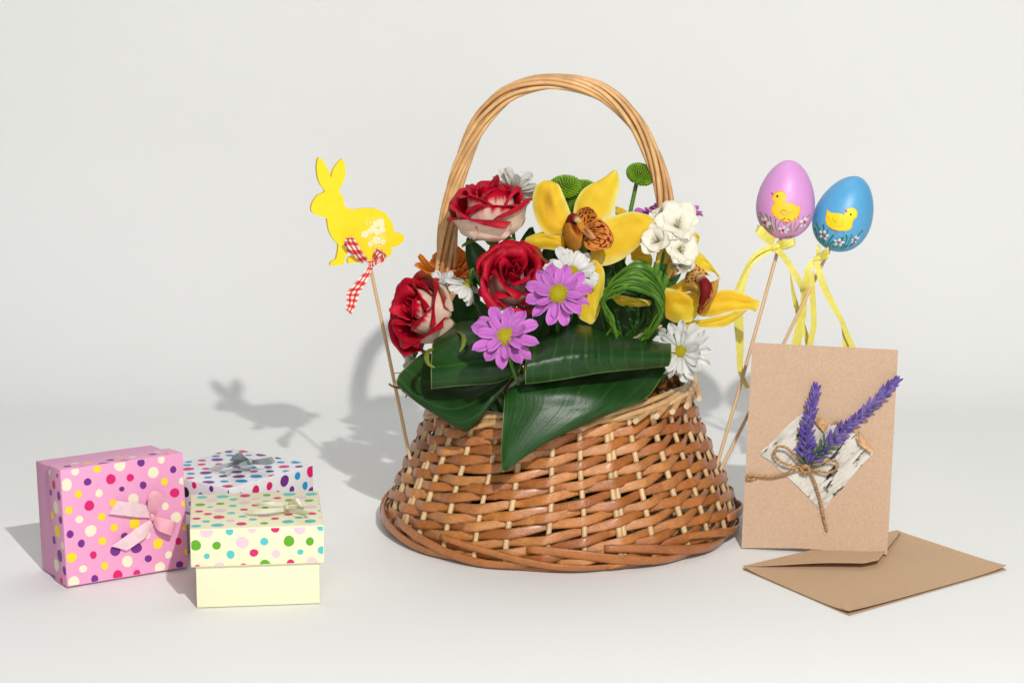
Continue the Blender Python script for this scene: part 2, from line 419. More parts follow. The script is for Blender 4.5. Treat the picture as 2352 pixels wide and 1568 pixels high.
def dots(lst, zf, sc, o, e1, e2, w_, h_, n, colmap, seed=0, mg=0.0009):
    V = []; Fc = []; Cc = []
    rs = random.Random(seed)
    for (zx, zy, r, k) in lst:
        u, v = zf(zx, zy); p = onplane(u, v, o, n); dep = np.dot(p - CAM, FW)
        rr = r / sc * 0.6125 * dep / FP; a0 = np.dot(p - o, e1); b0 = np.dot(p - o, e2)
        m = 24; base = len(V); e = rs.uniform(.94, 1.06); ph = rs.uniform(0, 6)
        ring = []
        for i in range(m):
            t = 2 * math.pi * i / m; q = rr * (1 + .025 * math.sin(2 * t + ph) + .02 * math.sin(3 * t + ph * 2))
            a = min(max(a0 + q * e * math.cos(t), mg), w_ - mg); b = min(max(b0 + q / e * math.sin(t), mg), h_ - mg)
            ring.append(o + e1 * a + e2 * b + n * 0.00012)
        V += ring; Fc.append(tuple(range(base, base + m))); Cc += [colmap[k]] * m
    # make faces look along n
    return np.array(V), Fc, np.array(Cc), None
def rib(rows, zf, plane, nu=7, nv=24, th=0.00025, col=(1, 1, 1)):
    """ribbon through rows of (zx,zy,height above plane)"""
    o, n = plane
    def f(zx, zy, h):
        u, v = zf(zx, zy); return onplane(u, v, o + n * h, n)
    return sheet(grid(rows, nu, nv, f), th, np.asarray(col))
CM = {'C': L(243, 238, 208), 'U': L(118, 44, 140), 'M': L(224, 28, 112), 'Y': L(254, 222, 40), 'G': L(98, 174, 28), 'T': L(88, 200, 200), 'P': L(240, 204, 214), 'B': L(20, 155, 210), 'K': L(40, 34, 40)}
def giftbox(label, o, e1, e2, e3, lidw, lidh, lidd, boxd, inset, clid, cbase, faces, name="gift_box", loc=None):
    """lid face spanned by e1,e2 at o; e3 points from lid face towards the bottom of the box"""
    t = thing(name, label, "gift box", loc, "polka dot gift boxes")
    V, Fc = bevel_box(o, e1, e2, e3, lidw, lidh, lidd)
    lid = part("lid", (V, Fc, clid, None), m_board, t)
    V, Fc = bevel_box(o + e1 * inset + e2 * inset + e3 * 0.002, e1, e2, e3, lidw - 2 * inset, lidh - 2 * inset, boxd - .002)
    part("base", (V, Fc, cbase, None), m_board, t)
    V = [];
    for k, fgeo in enumerate(faces):
        part("dot_print", fgeo, m_print, lid, smooth=False)
    return t
def pinkbox():
    zf = Z(120, 1620, 2.528); sc = 2.528
    A = Fl(154.7, 1352); B = Fl(434, 1305); e1 = nrm(B - A); yaw = math.atan2(e1[1], e1[0]); side = np.array([-e1[1], e1[0], 0])
    lean = R(3.5); e2 = side * math.sin(lean) + np.array([0, 0, 1]) * math.cos(lean); e3 = side * math.cos(lean) - np.array([0, 0, 1]) * math.sin(lean)
    W = np.linalg.norm(B - A) ; H = .0955; LD = .0265; BD = .06; ins = 0.0022
    A = A + np.array([0, 0, .0015])
    ft = [(328,497,57,'C'),(527,470,37,'U'),(438,586,38,'Y'),(543,695,50,'M'),(348,738,38,'Y'),(448,825,38,'C'),(556,933,57,'C'),(361,965,37,'U'),(467,1053,37,'U'),(374,1185,51,'Y'),(581,1162,36,'M'),(484,1293,38,'C'),(397,1418,57,'C'),(594,1388,37,'U'),(688,1264,37,'Y'),(812,1353,49,'M'),(903,1222,55,'C'),(993,1337,36,'M'),(667,1028,38,'Y'),(778,901,37,'Y'),(661,799,38,'Y'),(636,577,38,'C'),(747,444,49,'M'),(851,537,26,'U'),(931,430,37,'M'),(1053,501,36,'U'),(1149,381,55,'C'),(1255,468,36,'Y'),(1338,353,34,'U'),(1352,573,47,'M'),(961,635,55,'C'),(770,668,37,'Y'),(973,866,54,'Y'),(1263,701,36,'C'),(1364,806,53,'C'),(1193,1053,49,'Y'),(1387,1031,34,'M'),(1102,1196,36,'U'),(1295,1160,36,'C'),(1212,1282,54,'C'),(1399,1253,36,'U'),(990,1096,53,'U'),(791,1118,54,'U'),(878,985,37,'U'),(1088,970,37,'C'),(860,765,30,'Y'),(408,370,40,'C'),(617,345,38,'Y'),(832,315,56,'C'),(1033,288,38,'U'),(1225,258,38,'C'),(1425,460,36,'C'),(1440,675,30,'Y'),(1450,900,30,'Y'),(1465,1130,30,'Y')]
    tp = [(272,358,52,'Y'),(478,330,40,'M'),(335,323,37,'U'),(405,297,40,'C'),(533,294,38,'Y'),(685,298,58,'U'),(742,264,38,'U'),(887,272,56,'U'),(955,236,38,'C'),(1087,243,52,'Y'),(825,238,36,'Y'),(1145,209,38,'U'),(1287,216,38,'M'),(1190,187,30,'C'),(1310,186,25,'Y'),(408,350,40,'C'),(617,325,38,'Y'),(832,292,50,'C'),(1225,238,38,'C')]
    lf = [(168,380,25,'C'),(208,497,42,'M'),(178,570,30,'U'),(255,603,42,'U'),(229,713,63,'C'),(192,785,40,'Y'),(271,830,40,'U'),(243,940,62,'Y'),(209,1020,40,'U'),(291,1072,42,'C'),(264,1170,60,'U'),(232,1258,62,'C'),(309,1311,43,'U'),(279,1405,33,'M'),(240,410,20,'U')]
    n1 = -e3; top_o = A + e2 * H
    faces = [dots(ft, zf, sc, A, e1, e2, W, H, n1, CM, 1), dots(tp, zf, sc, top_o, e1, e3, W, LD, e2, CM, 2), dots(lf, zf, sc, A, e3, e2, LD, H, -e1, CM, 3)]
    c = L(242, 166, 206)
    t = giftbox("pink polka dot gift box standing on its side with pale pink satin bow", A, e1, e2, e3, W, H, LD, BD, ins, c, L(236, 160, 202), faces, loc=(A[0], A[1], 0))
    pl = (A, n1); cr_ = L(255, 172, 190) * 1.12; cw = L(255, 204, 212) * 1.18
    bow = part("bow", rib([[(1105,800,.003),(1140,770,.0065),(1180,795,.003)],[(1110,822,.003),(1145,810,.0075),(1182,828,.003)],[(1125,850,.002),(1150,835,.006),(1175,845,.002)]], zf, pl, col=cr_), m_satin, t); bow.name = "bow"
    part("loop", rib([[(1108,790,.002),(1140,790,.003),(1172,800,.002)],[(1098,690,.008),(1140,690,.010),(1192,740,.009)],[(1108,600,.012),(1160,600,.014),(1225,660,.013)],[(1150,546,.012),(1200,560,.013),(1256,592,.012)],[(1120,600,.006),(1165,620,.006),(1215,670,.006)],[(1110,700,.003),(1140,710,.003),(1180,740,.003)],[(1112,780,.001),(1140,790,.001),(1168,800,.001)]], zf, pl, nv=34, col=cr_), m_satin, bow)
    part("loop", rib([[(1150,790,.002),(1150,830,.003),(1150,870,.002)],[(1220,808,.008),(1215,860,.009),(1200,930,.008)],[(1310,830,.011),(1300,890,.012),(1280,965,.011)],[(1364,850,.010),(1350,910,.010),(1330,980,.010)],[(1300,845,.004),(1290,890,.004),(1280,945,.004)],[(1220,825,.002),(1215,860,.002),(1205,910,.002)],[(1160,805,.001),(1158,830,.001),(1156,860,.001)]], zf, pl, nv=34, col=cr_), m_satin, bow)
    part("tail", rib([[(1112,700,.004),(1112,755,.004),(1112,810,.003)],[(1010,672,.006),(1000,735,.006),(990,803,.005)],[(900,660,.006),(880,720,.006),(860,788,.005)],[(806,650,.005),(768,712,.005),(730,774,.004)]], zf, pl, col=cw), m_satin, bow)
    part("tail", rib([[(1118,828,.003),(1130,850,.004),(1148,880,.003)],[(1030,880,.006),(1060,925,.007),(1090,980,.006)],[(900,975,.006),(945,1030,.006),(990,1060,.006)],[(752,1080,.004),(825,1098,.004),(900,1120,.004)]], zf, pl, col=cw), m_satin, bow)
pinkbox()
def yellowbox():
    zf = Z(660, 1640, 2.375); sc = 2.375
    A = Fl(452, 1396.5); B = Fl(735.6, 1386); e1 = nrm(B - A); side = np.array([-e1[1], e1[0], 0]); up = np.array([0, 0, 1.0])
    W = .1035; D = .1045; H = .0645; LD = .0305
    ins = (W - np.linalg.norm(B - A)) / 2
    o = A - e1 * ins - side * ins + up * (H + .0003)
    tp = [(215,597,45,'G'),(394,588,37,'G'),(302,618,26,'T'),(316,556,52,'P'),(415,525,52,'T'),(232,530,45,'T'),(513,550,37,'T'),(615,517,48,'M'),(613,577,54,'P'),(707,543,36,'P'),(809,512,36,'G'),(902,538,36,'M'),(1010,505,54,'T'),(1110,530,54,'P'),(1203,503,52,'T'),(1185,560,40,'G'),(205,657,36,'M'),(397,647,54,'P'),(284,680,37,'M'),(505,607,36,'T'),(492,671,37,'T'),(605,641,36,'M'),(706,601,36,'M'),(183,721,37,'M'),(382,708,54,'M'),(268,746,37,'T'),(486,738,37,'P'),(593,701,36,'T'),(178,787,45,'T'),(371,779,55,'T'),(582,768,50,'M'),(685,728,36,'T'),(783,695,52,'P'),(882,721,37,'M'),(786,762,37,'G'),(997,748,55,'T'),(1092,712,37,'T'),(1197,743,55,'T'),(1203,615,52,'P'),(1002,684,36,'M'),(1210,676,42,'M'),(810,570,40,'T'),(1010,557,40,'G'),(795,622,30,'G'),(1290,535,25,'T'),(1290,590,25,'T'),(1290,650,28,'T'),(1290,710,20,'P'),(880,655,36,'M')]
    fr = [(175,958,48,'G'),(362,960,37,'G'),(274,1055,26,'T'),(486,1040,37,'T'),(590,933,56,'P'),(694,1025,37,'M'),(786,924,36,'T'),(890,1035,37,'P'),(1006,920,49,'G'),(1192,923,37,'G'),(1107,1017,26,'T'),(1300,1000,37,'T'),(270,840,55,'P'),(477,830,37,'T'),(679,815,37,'P'),(884,810,37,'M'),(1102,805,55,'P'),(1290,795,36,'T'),(190,1160,30,'M'),(385,1155,48,'P'),(600,1145,30,'M'),(792,1132,48,'G'),(1020,1117,35,'M'),(1212,1112,50,'P')]
    faces = [dots(tp, zf, sc, o, e1, side, W, D, up, CM, 4), dots(fr, zf, sc, o - up * LD, e1, up, W, LD, -side, CM, 5)]
    c = L(246, 240, 202)
    t = giftbox("pale yellow gift box in front with polka dot lid and cream bow", o, side, e1, -up, D, W, LD, H, ins, c, L(245, 240, 204), faces, loc=(A[0], A[1], 0))
    pl = (o, up); cc = L(255, 238, 208) * 1.12
    bow = part("bow", rib([[(950,600,.002),(985,592,.007),(1020,610,.002)],[(955,620,.003),(988,615,.0085),(1022,632,.003)],[(965,645,.001),(990,640,.006),(1015,650,.001)]], zf, pl, col=cc), m_satin, t)
    part("loop", rib([[(985,612,.002),(990,600,.004)],[(1040,595,.006),(1020,560,.009)],[(1110,600,.008),(1070,540,.013)],[(1168,582,.006),(1110,548,.010)],[(1110,600,.002),(1080,570,.004)],[(1010,615,.001),(1010,595,.002)]], zf, pl, nv=30, col=cc), m_satin, bow)
    part("loop", rib([[(985,630,.002),(985,650,.001)],[(1060,628,.009),(1050,662,.004)],[(1150,645,.010),(1130,680,.004)],[(1206,655,.008),(1165,687,.003)],[(1120,650,.003),(1100,675,.001)],[(1000,645,.001),(1000,660,.001)]], zf, pl, nv=30, col=cc), m_satin, bow)
    part("tail", rib([[(965,585,.004),(960,608,.003)],[(860,570,.007),(870,602,.005)],[(760,574,.006),(790,602,.004)],[(678,591,.003),(735,600,.002)]], zf, pl, col=cc), m_satin, bow)
    part("tail", rib([[(955,620,.004),(965,655,.003)],[(840,628,.007),(860,668,.005)],[(720,638,.006),(750,676,.004)],[(606,650,.003),(662,682,.002)]], zf, pl, col=cc), m_satin, bow)
yellowbox()
def whitebox():
    zf = Z(660, 1640, 2.375); sc = 2.375; H = .0645; LD = .0285; up = np.array([0, 0, 1.0])
    N_ = Fl(528, 1122, H); Rr = Fl(719.4, 1066, H); e1 = nrm(Rr - N_); side = np.array([-e1[1], e1[0], 0]); W = np.linalg.norm(Rr - N_); D = .094
    tp = [(470,126,36,'U'),(605,122,46,'M'),(480,158,36,'B'),(645,157,30,'B'),(760,154,48,'U'),(913,182,32,'K'),(355,166,36,'B'),(367,197,53,'U'),(231,204,36,'M'),(228,240,36,'M'),(101,245,36,'B'),(107,280,54,'M'),(133,321,37,'B'),(125,360,37,'M'),(268,278,37,'M'),(264,314,54,'U'),(284,355,37,'B'),(290,397,54,'U'),(411,311,27,'B'),(418,344,37,'K'),(385,273,36,'M'),(380,236,32,'M'),(431,390,37,'B'),(458,434,51,'M'),(541,306,50,'K'),(560,346,55,'U'),(583,387,55,'B'),(595,432,38,'U'),(693,302,36,'M'),(713,345,56,'B'),(733,388,37,'B'),(685,264,36,'B'),(650,195,30,'M'),(820,261,36,'U'),(834,300,37,'K'),(860,342,37,'M'),(933,220,36,'B'),(962,259,49,'M'),(1073,218,50,'B'),(1095,258,37,'U'),(983,300,37,'B'),(540,262,40,'U'),(500,200,20,'U'),(110,215,34,'B'),(375,138,30,'M'),(490,98,20,'B')]
    rf = [(832,431,38,'M'),(966,385,54,'U'),(1082,341,36,'B'),(1199,300,52,'M'),(1149,428,36,'B'),(1031,464,33,'U'),(710,470,46,'M'),(905,500,28,'M'),(1205,480,42,'U'),(575,510,26,'B'),(800,560,40,'B')]
    lf = [(162,424,30,'M'),(315,455,28,'U'),(86,485,46,'K'),(143,590,33,'U'),(222,512,27,'B'),(478,490,26,'B'),(75,675,25,'M'),(300,600,40,'M'),(400,560,30,'U')]
    faces = [dots(tp, zf, sc, N_, e1, side, W, D, up, CM, 6), dots(rf, zf, sc, N_ - up * LD, e1, up, W, LD, -side, CM, 7), dots(lf, zf, sc, N_ - up * LD, side, up, D, LD, -e1, CM, 8)]
    t = giftbox("white gift box with coloured dots and silver grey bow, behind the others", N_, side, e1, -up, D, W, LD, H, .0025, L(240, 238, 242), L(238, 236, 240), faces, loc=(N_[0], N_[1], 0))
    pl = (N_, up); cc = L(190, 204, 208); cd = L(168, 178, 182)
    bow = part("bow", rib([[(625,205,.003),(655,190,.009),(690,212,.003)],[(630,222,.004),(660,210,.010),(690,226,.004)],[(640,240,.002),(660,235,.007),(684,240,.002)]], zf, pl, col=cc), m_satin, t)
    part("loop", rib([[(660,200,.003),(665,232,.003)],[(730,192,.014),(740,238,.005)],[(810,178,.016),(830,240,.006)],[(856,172,.014),(884,216,.009)],[(800,200,.005),(800,230,.002)],[(690,215,.002),(690,232,.001)]], zf, pl, nv=30, col=cc), m_satin, bow)
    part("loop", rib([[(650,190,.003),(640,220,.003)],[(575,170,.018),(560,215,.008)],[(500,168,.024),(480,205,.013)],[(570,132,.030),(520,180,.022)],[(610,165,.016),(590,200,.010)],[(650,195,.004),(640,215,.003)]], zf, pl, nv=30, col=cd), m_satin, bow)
    part("tail", rib([[(640,208,.005),(640,236,.004)],[(530,214,.010),(540,252,.008)],[(420,234,.008),(430,270,.006)],[(352,246,.004),(293,280,.002)]], zf, pl, col=cc), m_satin, bow)
    part("tail", rib([[(672,222,.005),(628,226,.004)],[(690,246,.007),(590,252,.006)],[(660,272,.004),(560,274,.004)],[(640,286,.002),(548,282,.002)]], zf, pl, col=cc), m_satin, bow)
whitebox()

# ---------------------------------------------------------------- envelope
def pslab(poly, off, th, col):
    """flat sheet with outline poly (3-D points, convex) and thickness th along off"""
    p = np.array(poly, float); n = len(p); off = np.asarray(off)
    V = np.concatenate([p + off * th, p, p + off * th, p]); f = [tuple(range(n)), tuple(range(2 * n - 1, n - 1, -1))]
    for i in range(n): j = (i + 1) % n; f.append((2 * n + j, 2 * n + i, 3 * n + i, 3 * n + j))
    return V, f, np.asarray(col), None
KR = L(212, 178, 142); KRC = L(206, 174, 146)
def envelope():
    q = [Fl(1705.9, 1307.6), Fl(1950, 1413.6), Fl(2311.8, 1308), Fl(2060.6, 1224.8)]
    t = thing("envelope", "empty brown kraft envelope lying flat on the white surface under the card", "envelope", q[1])
    def bil(a, b): return (q[0] * (1 - a) + q[1] * a) * (1 - b) + (q[3] * (1 - a) + q[2] * a) * b
    rows = []
    G = np.array([[bil(a, b) + np.array([0, 0, .0014 + .0016 * (abs(2 * a - 1) ** 6) * (1 - b) + .0012 * max(0, b * 2 - 1) ** 6 + .0012 * max(0, 2 * a - 1) ** 4 * (abs(2 * b - 1) ** 4)]) for b in np.linspace(0, 1, 24)] for a in np.linspace(0, 1, 20)])
    part("envelope_front", sheet(G, .0003, KR), m_card, t)
    G2 = G.copy(); G2[:, :, 2] = .0004
    part("envelope_back", sheet(G2, .0003, KR), m_card, t)
    # side fold at the near corner
    f1 = [bil(.97, .0) , bil(.90, .03), bil(.86, .07), bil(.88, .10), bil(.955, .035), bil(1.0, .012)]
    e = np.linspace(0, 1, 8)
    up = np.array([0, 0, 1.0])
    poly = [bil(.925, .006), bil(.905, .022), bil(.895, .05), bil(.93, .045), bil(.975, .03), bil(.996, .008)]
    part("side_flap", pslab([p + up * .0033 for p in poly], up, .00025, KR * 1.02), m_card, t)
    # top flap along the left-far edge, standing slightly open
    T1 = Fl(2012, 1312.3); T2 = Fl(2068.8, 1233)
    rows = []
    for s in np.linspace(0, 1, 12):
        a = q[0] * (1 - s) + q[3] * s; 
        # inner edge of the flap: q0 -> T1 -> T2 -> q3
        if s < .70: b = q[0] + (T1 - q[0]) * min(1, s / .70)
        else: b = T1 + (T2 - T1) * (s - .70) / .30
        lift = .0042 * sm(0, .5, s) * (1 - .5 * sm(.75, 1, s))
        rows.append([a + up * .0032, a * .5 + b * .5 + up * (.0030 + lift * .5), b + up * (.0030 + lift)])
    A = np.array(rows)
    G = np.array([cr(A[i], 8) for i in range(len(A))])
    part("top_flap", sheet(G, .0003, KR * 1.03), m_card, t)
envelope()

# ---------------------------------------------------------------- greeting card
cA = Fl(1703, 1259.7) + np.array([0, 0, .001]); cB = Fl(2041.6, 1283.5) ; cB[2] = cA[2]
c1 = nrm(cB - cA); cbk = np.array([-c1[1], c1[0], 0]); cW = np.linalg.norm(cB - cA) * .988; cH = .1735
c2 = cbk * math.sin(R(13)) + np.array([0, 0, 1]) * math.cos(R(13)); cn = nrm(np.cross(c1, c2))
if cn[1] > 0: cn = -cn
zc5 = Z(2760, 1260, 1.8227)
def cp(zx, zy, h=0.0): u, v = zc5(zx, zy); return onplane(u, v, cA + cn * (h + .0004), cn)
def card():
    t = thing("greeting_card", "standing kraft paper card decorated with birch bark, lavender sprigs and twine bow", "card", cA)
    G = np.array([[cA + c1 * cW * a + c2 * cH * b + cn * (.0009 * math.sin(3 * b + 2 * a)) * b for b in np.linspace(0, 1, 16)] for a in np.linspace(0, 1, 12)])
    G[:, :, 2] += np.where(np.linspace(0, 1, 12)[:, None] > .4, .0050, .0050 * np.linspace(0, 1, 12)[:, None] / .4) * np.clip(1 - np.linspace(0, 1, 16)[None, :] * 6, 0, 1) * .6
    part("front_panel", sheet(G, .0006, KRC), m_card, t)
    topL = cA + c2 * cH; bk = cbk * math.sin(R(-9)) * 0
    foot = cA + cbk * .062; foot[2] = 0.0008
    d = foot - topL
    G = np.array([[topL + c1 * cW * (a * .62 + .06) + d * b for b in np.linspace(0.02, 1, 8)] for a in np.linspace(0, 1, 6)]); G += cbk * .0008
    part("back_panel", sheet(G, .0006, KRC), m_card, t)
    # birch bark
    mb = bpy.data.materials.new("birch_bark"); mb.use_nodes = True; nt = mb.node_tree; N = nt.nodes; K = nt.links; pb = N["Principled BSDF"]
    at = N.new("ShaderNodeAttribute"); at.attribute_name = "ST"
    def nz(sx, sy, det, off=0):
        mp = N.new("ShaderNodeMapping"); mp.inputs["Scale"].default_value = (sx, sy, 1); mp.inputs["Location"].default_value = (off, off * .7, off); K.new(at.outputs["Vector"], mp.inputs[0])
        n_ = N.new("ShaderNodeTexNoise"); n_.inputs["Scale"].default_value = 1; n_.inputs["Detail"].default_value = det; n_.inputs["Roughness"].default_value = .65; K.new(mp.outputs[0], n_.inputs[0]); return n_.outputs[0]
    r1 = N.new("ShaderNodeValToRGB"); r1.color_ramp.elements[0].position = .57; r1.color_ramp.elements[0].color = (0, 0, 0, 1); r1.color_ramp.elements[1].position = .62; r1.color_ramp.elements[1].color = (1, 1, 1, 1); K.new(nz(2.4, 4.6, 12, 4.7), r1.inputs[0])
    r2 = N.new("ShaderNodeValToRGB"); r2.color_ramp.elements[0].position = .45; r2.color_ramp.elements[0].color = (.74, .70, .62, 1); r2.color_ramp.elements[1].position = .72; r2.color_ramp.elements[1].color = (.42, .37, .30, 1); K.new(nz(2.2, 4, 9, 7), r2.inputs[0])
    mx = N.new("ShaderNodeMixRGB"); K.new(r1.outputs[0], mx.inputs[0]); K.new(r2.outputs[0], mx.inputs[1]); mx.inputs[2].default_value = (.018, .014, .012, 1)
    ac = N.new("ShaderNodeAttribute"); ac.attribute_name = "Col"; m2 = N.new("ShaderNodeMixRGB"); m2.blend_type = 'MULTIPLY'; m2.inputs[0].default_value = 1; K.new(mx.outputs[0], m2.inputs[1]); K.new(ac.outputs["Color"], m2.inputs[2])
    K.new(m2.outputs[0], pb.inputs[0]); pb.inputs["Roughness"].default_value = .75
    b = N.new("ShaderNodeBump"); b.inputs["Distance"].default_value = .0006; K.new(nz(8, 22, 9, 1), b.inputs["Height"]); K.new(b.outputs[0], pb.inputs["Normal"])
    # s runs along the lower-right edge direction, t across
    outl = [(165, 800), (240, 725), (345, 622), (445, 528), (490, 560), (545, 612), (600, 655), (640, 612), (668, 583), (712, 592), (790, 650), (850, 705), (938, 782), (880, 862), (760, 1000), (660, 1105), (588, 1186), (470, 1072), (340, 950), (240, 860)]
    pts = [(x + 3 * math.sin(i * 5), y + 3 * math.cos(i * 7)) for i, (x, y) in enumerate(cr(outl, 60, True))]
    inner = [(x, y) for x in range(180, 930, 22) for y in range(540, 1180, 22)]
    n0 = len(pts); res = delaunay_2d_cdt([Vector(p) for p in pts + inner], [(i, (i + 1) % n0) for i in range(n0)], [], 1, 1e-4)
    vv = [tuple(v) for v in res[0]]; ff = [tuple(f) for f in res[2]]
    def hgt(x, y):
        a = (x - 165) / 770; b_ = ((x - 440) + (530 - y) * -1) / 900
        return .0012 + .0035 * max(0, (x - y * .9 + 60) / 700) ** 2 + .0022 * math.exp(-((x - 660) / 60) ** 2 - ((y - 620) / 70) ** 2) + .0006 * wob(x / 200, y / 200, 5)
    Vt = [cp(x, y, hgt(x, y)) for x, y in vv]; Vb = [cp(x, y, hgt(x, y) - .0011) for x, y in vv]
    st = np.array([((x - y) / 520.0, (x + y) / 260.0) for x, y in vv])
    m = len(vv); F_ = [f for f in ff] + [tuple(i + m for i in f[::-1]) for f in ff]
    cnt = {}
    for f in ff:
        for i in range(3): a, b2 = f[i], f[(i + 1) % 3]; cnt[(a, b2)] = 1
    bd = [e for e in cnt if (e[1], e[0]) not in cnt]
    V = Vt + Vb; col = [np.ones(3)] * m + [L(200, 150, 100)] * m; S = list(st) + list(st)
    for a, b2 in bd:
        k = len(V); V += [Vt[a], Vt[b2], Vb[b2], Vb[a]]; col += [L(150, 110, 80)] * 4; S += [st[a]] * 4; F_.append((k + 1, k, k + 3, k + 2))
    bark = part("birch_bark", (np.array(V), F_, np.array(col), np.array(S)), mb, t)
    mcork = M("cork_layer", .8, .2, 0, bump=(500, .0008), var=.3, varscale=300)
    for rows in ([[(528, 560, .002), (548, 598, .001)], [(575, 556, .006), (572, 622, .003)], [(632, 600, .005), (598, 655, .002)]], [[(838, 648, .004), (820, 690, .003)], [(868, 690, .007), (846, 738, .005)], [(936, 778, .005), (925, 800, .004)]], [[(655, 592, .004), (650, 604, .003)], [(690, 574, .006), (686, 592, .004)], [(716, 594, .005), (712, 606, .003)]]):
        G = grid(rows, 6, 10, lambda x, y, h: cp(x, y, h + .0022 + .0006 * math.sin(x * .3)))
        part("peeling_edge", sheet(G, .0006, L(222, 176, 126)), mcork, bark)
    # twine: two twisted yarns with loose fibres
    def yarn(path, name, parent, r=.0011, seed=0, fuzz=30):
        rs = random.Random(seed); p = cr([cp(*q) for q in path], 60); T = np.gradient(p, axis=0); T /= np.linalg.norm(T, axis=1, keepdims=True)
        ln = np.concatenate([[0], np.cumsum(np.linalg.norm(np.diff(p, axis=0), axis=1))]); geos = []
        p = cr(p, 160); T = np.gradient(p, axis=0); T /= np.linalg.norm(T, axis=1, keepdims=True); ln = np.concatenate([[0], np.cumsum(np.linalg.norm(np.diff(p, axis=0), axis=1))])
        for k in range(2):
            q = []
            for i in range(len(p)):
                u = nrm(np.cross(T[i], cn)); v = np.cross(u, T[i]); a = ln[i] / .0052 * 2 * math.pi + k * math.pi
                q.append(p[i] + (u * math.cos(a) + v * math.sin(a)) * r * .62)
            geos.append(tube(q, r * .78, mixc(L(202, 160, 112), L(170, 126, 84), k * .6), 7))
        for j in range(fuzz):
            i = rs.randrange(len(p)); d = nrm([rs.gauss(0, 1), rs.gauss(0, 1) , rs.gauss(0, 1)]) ; d = nrm(d + T[i] * .6 - cn * min(0, np.dot(d, cn)) * 2); l = rs.uniform(.002, .006)
            e = nrm([rs.gauss(0, 1), rs.gauss(0, 1), rs.gauss(0, 1)])
            geos.append(tube([p[i], p[i] + d * l * .5 + e * l * .1, p[i] + d * l * .9 + e * l * .35], .00009, L(206, 168, 122), 3, False))
        return part(name, join(geos), m_twine, parent)
    tw = yarn([(440, 915, .006), (470, 885, .009), (500, 905, .009), (495, 930, .008), (460, 930, .007), (450, 900, .0085), (490, 890, .0095)], "twine_bow", t, .0012, 1, 20)
    yarn([(470, 900, .006), (400, 890, .008), (310, 860, .009), (262, 800, .010), (290, 755, .011), (350, 765, .010), (400, 820, .008), (470, 895, .006)], "loop", tw, .0009, 2)
    yarn([(480, 895, .006), (560, 870, .008), (640, 850, .009), (690, 862, .010), (690, 905, .009), (630, 932, .008), (560, 920, .007), (490, 905, .006)], "loop", tw, .0009, 3)
    yarn([(470, 905, .005), (400, 918, .006), (330, 940, .006), (240, 960, .005), (150, 955, .004), (80, 955, .003), (85, 980, .003), (140, 970, .002)], "tail", tw, .0010, 4, 40)
    yarn([(510, 930, .005), (540, 1000, .006), (565, 1080, .005), (585, 1160, .004), (600, 1240, .003), (622, 1332, .002)], "tail", tw, .0009, 5, 55)
    # lavender sprigs
    FLO = []
    for k in range(3):
        g = blob((0, 0, .5), .5, L(126, 92, 200), 7, 6, (0, 0, 1), .38, 1.0); v = g[0].copy()
        tt = v[:, 2]; v[:, :2] *= (0.55 + 1.1 * np.sin(np.pi * np.clip(tt, 0, 1) * .8 + .2))[:, None] * .8
        v[:, 0] += .12 * tt ** 2 * (k - 1); c = mixc(np.tile(L(178, 168, 214), (len(v), 1)), np.tile([L(118, 92, 186), L(138, 112, 204), L(104, 78, 172)][k], (len(v), 1)), sm(.05, .5, tt))
        FLO.append(mesh("floret", v, g[1], c)); 
    g = blob((0, 0, .5), .5, L(84, 110, 86), 6, 6, (0, 0, 1), .3, 1.0); GRF = mesh("sepal", g[0], g[1], mixc(np.tile(L(86, 104, 92), (len(g[0]), 1)), np.tile(L(98, 130, 96), (len(g[0]), 1)), g[0][:, 2]))
    for mm in FLO + [GRF]: mm.materials.append(m_lav)
    def sprig(path, n, seed, width, greens, tipl):
        rs = random.Random(seed); p = cr([cp(*q) for q in path], 50); s = part("lavender_sprig", tube(p, np.linspace(.0011, .0005, 50), L(120, 118, 168), 6), m_lav, t)
        T = np.gradient(p, axis=0); T /= np.linalg.norm(T, axis=1, keepdims=True)
        for i in range(n):
            f = (i + .5) / n * .92; k = min(49, int(f * 49)); a = i * 2.399 + rs.uniform(-.3, .3)
            u = nrm(np.cross(T[k], cn)); d = u * math.cos(a) + cn * math.sin(a) * (1 if math.sin(a) > 0 else .25)
            op = .75 - .35 * f + rs.uniform(-.12, .12); dirv = nrm(T[k] * (1 - op * .55) + d * op)
            l = width * (1.05 - .45 * f) * rs.uniform(.8, 1.15)
            l *= 1.2; g_ = f < greens and rs.random() < .75
            m_ = Matrix.Translation(Vector(p[k] + d * .0006 - ORG[s])) @ Vector((0, 0, 1)).rotation_difference(Vector(dirv)).to_matrix().to_4x4() @ Matrix.Rotation(rs.uniform(0, 6), 4, 'Z') @ Matrix.Diagonal((l * .62, l * .62, l, 1))
            link("sepal" if g_ else "floret", GRF if g_ else FLO[rs.randrange(3)], None, s, m_)
        return s
    sprig([(480, 880, .006), (485, 760, .009), (490, 640, .010), (515, 500, .009), (540, 400, .008), (552, 325, .007)], 92, 1, .0092, .06, 0)
    sprig([(500, 890, .007), (560, 800, .010), (650, 720, .012), (760, 620, .011), (880, 520, .010), (1000, 400, .009), (1072, 325, .008), (1100, 296, .008)], 118, 2, .0090, .24, 0)
card()

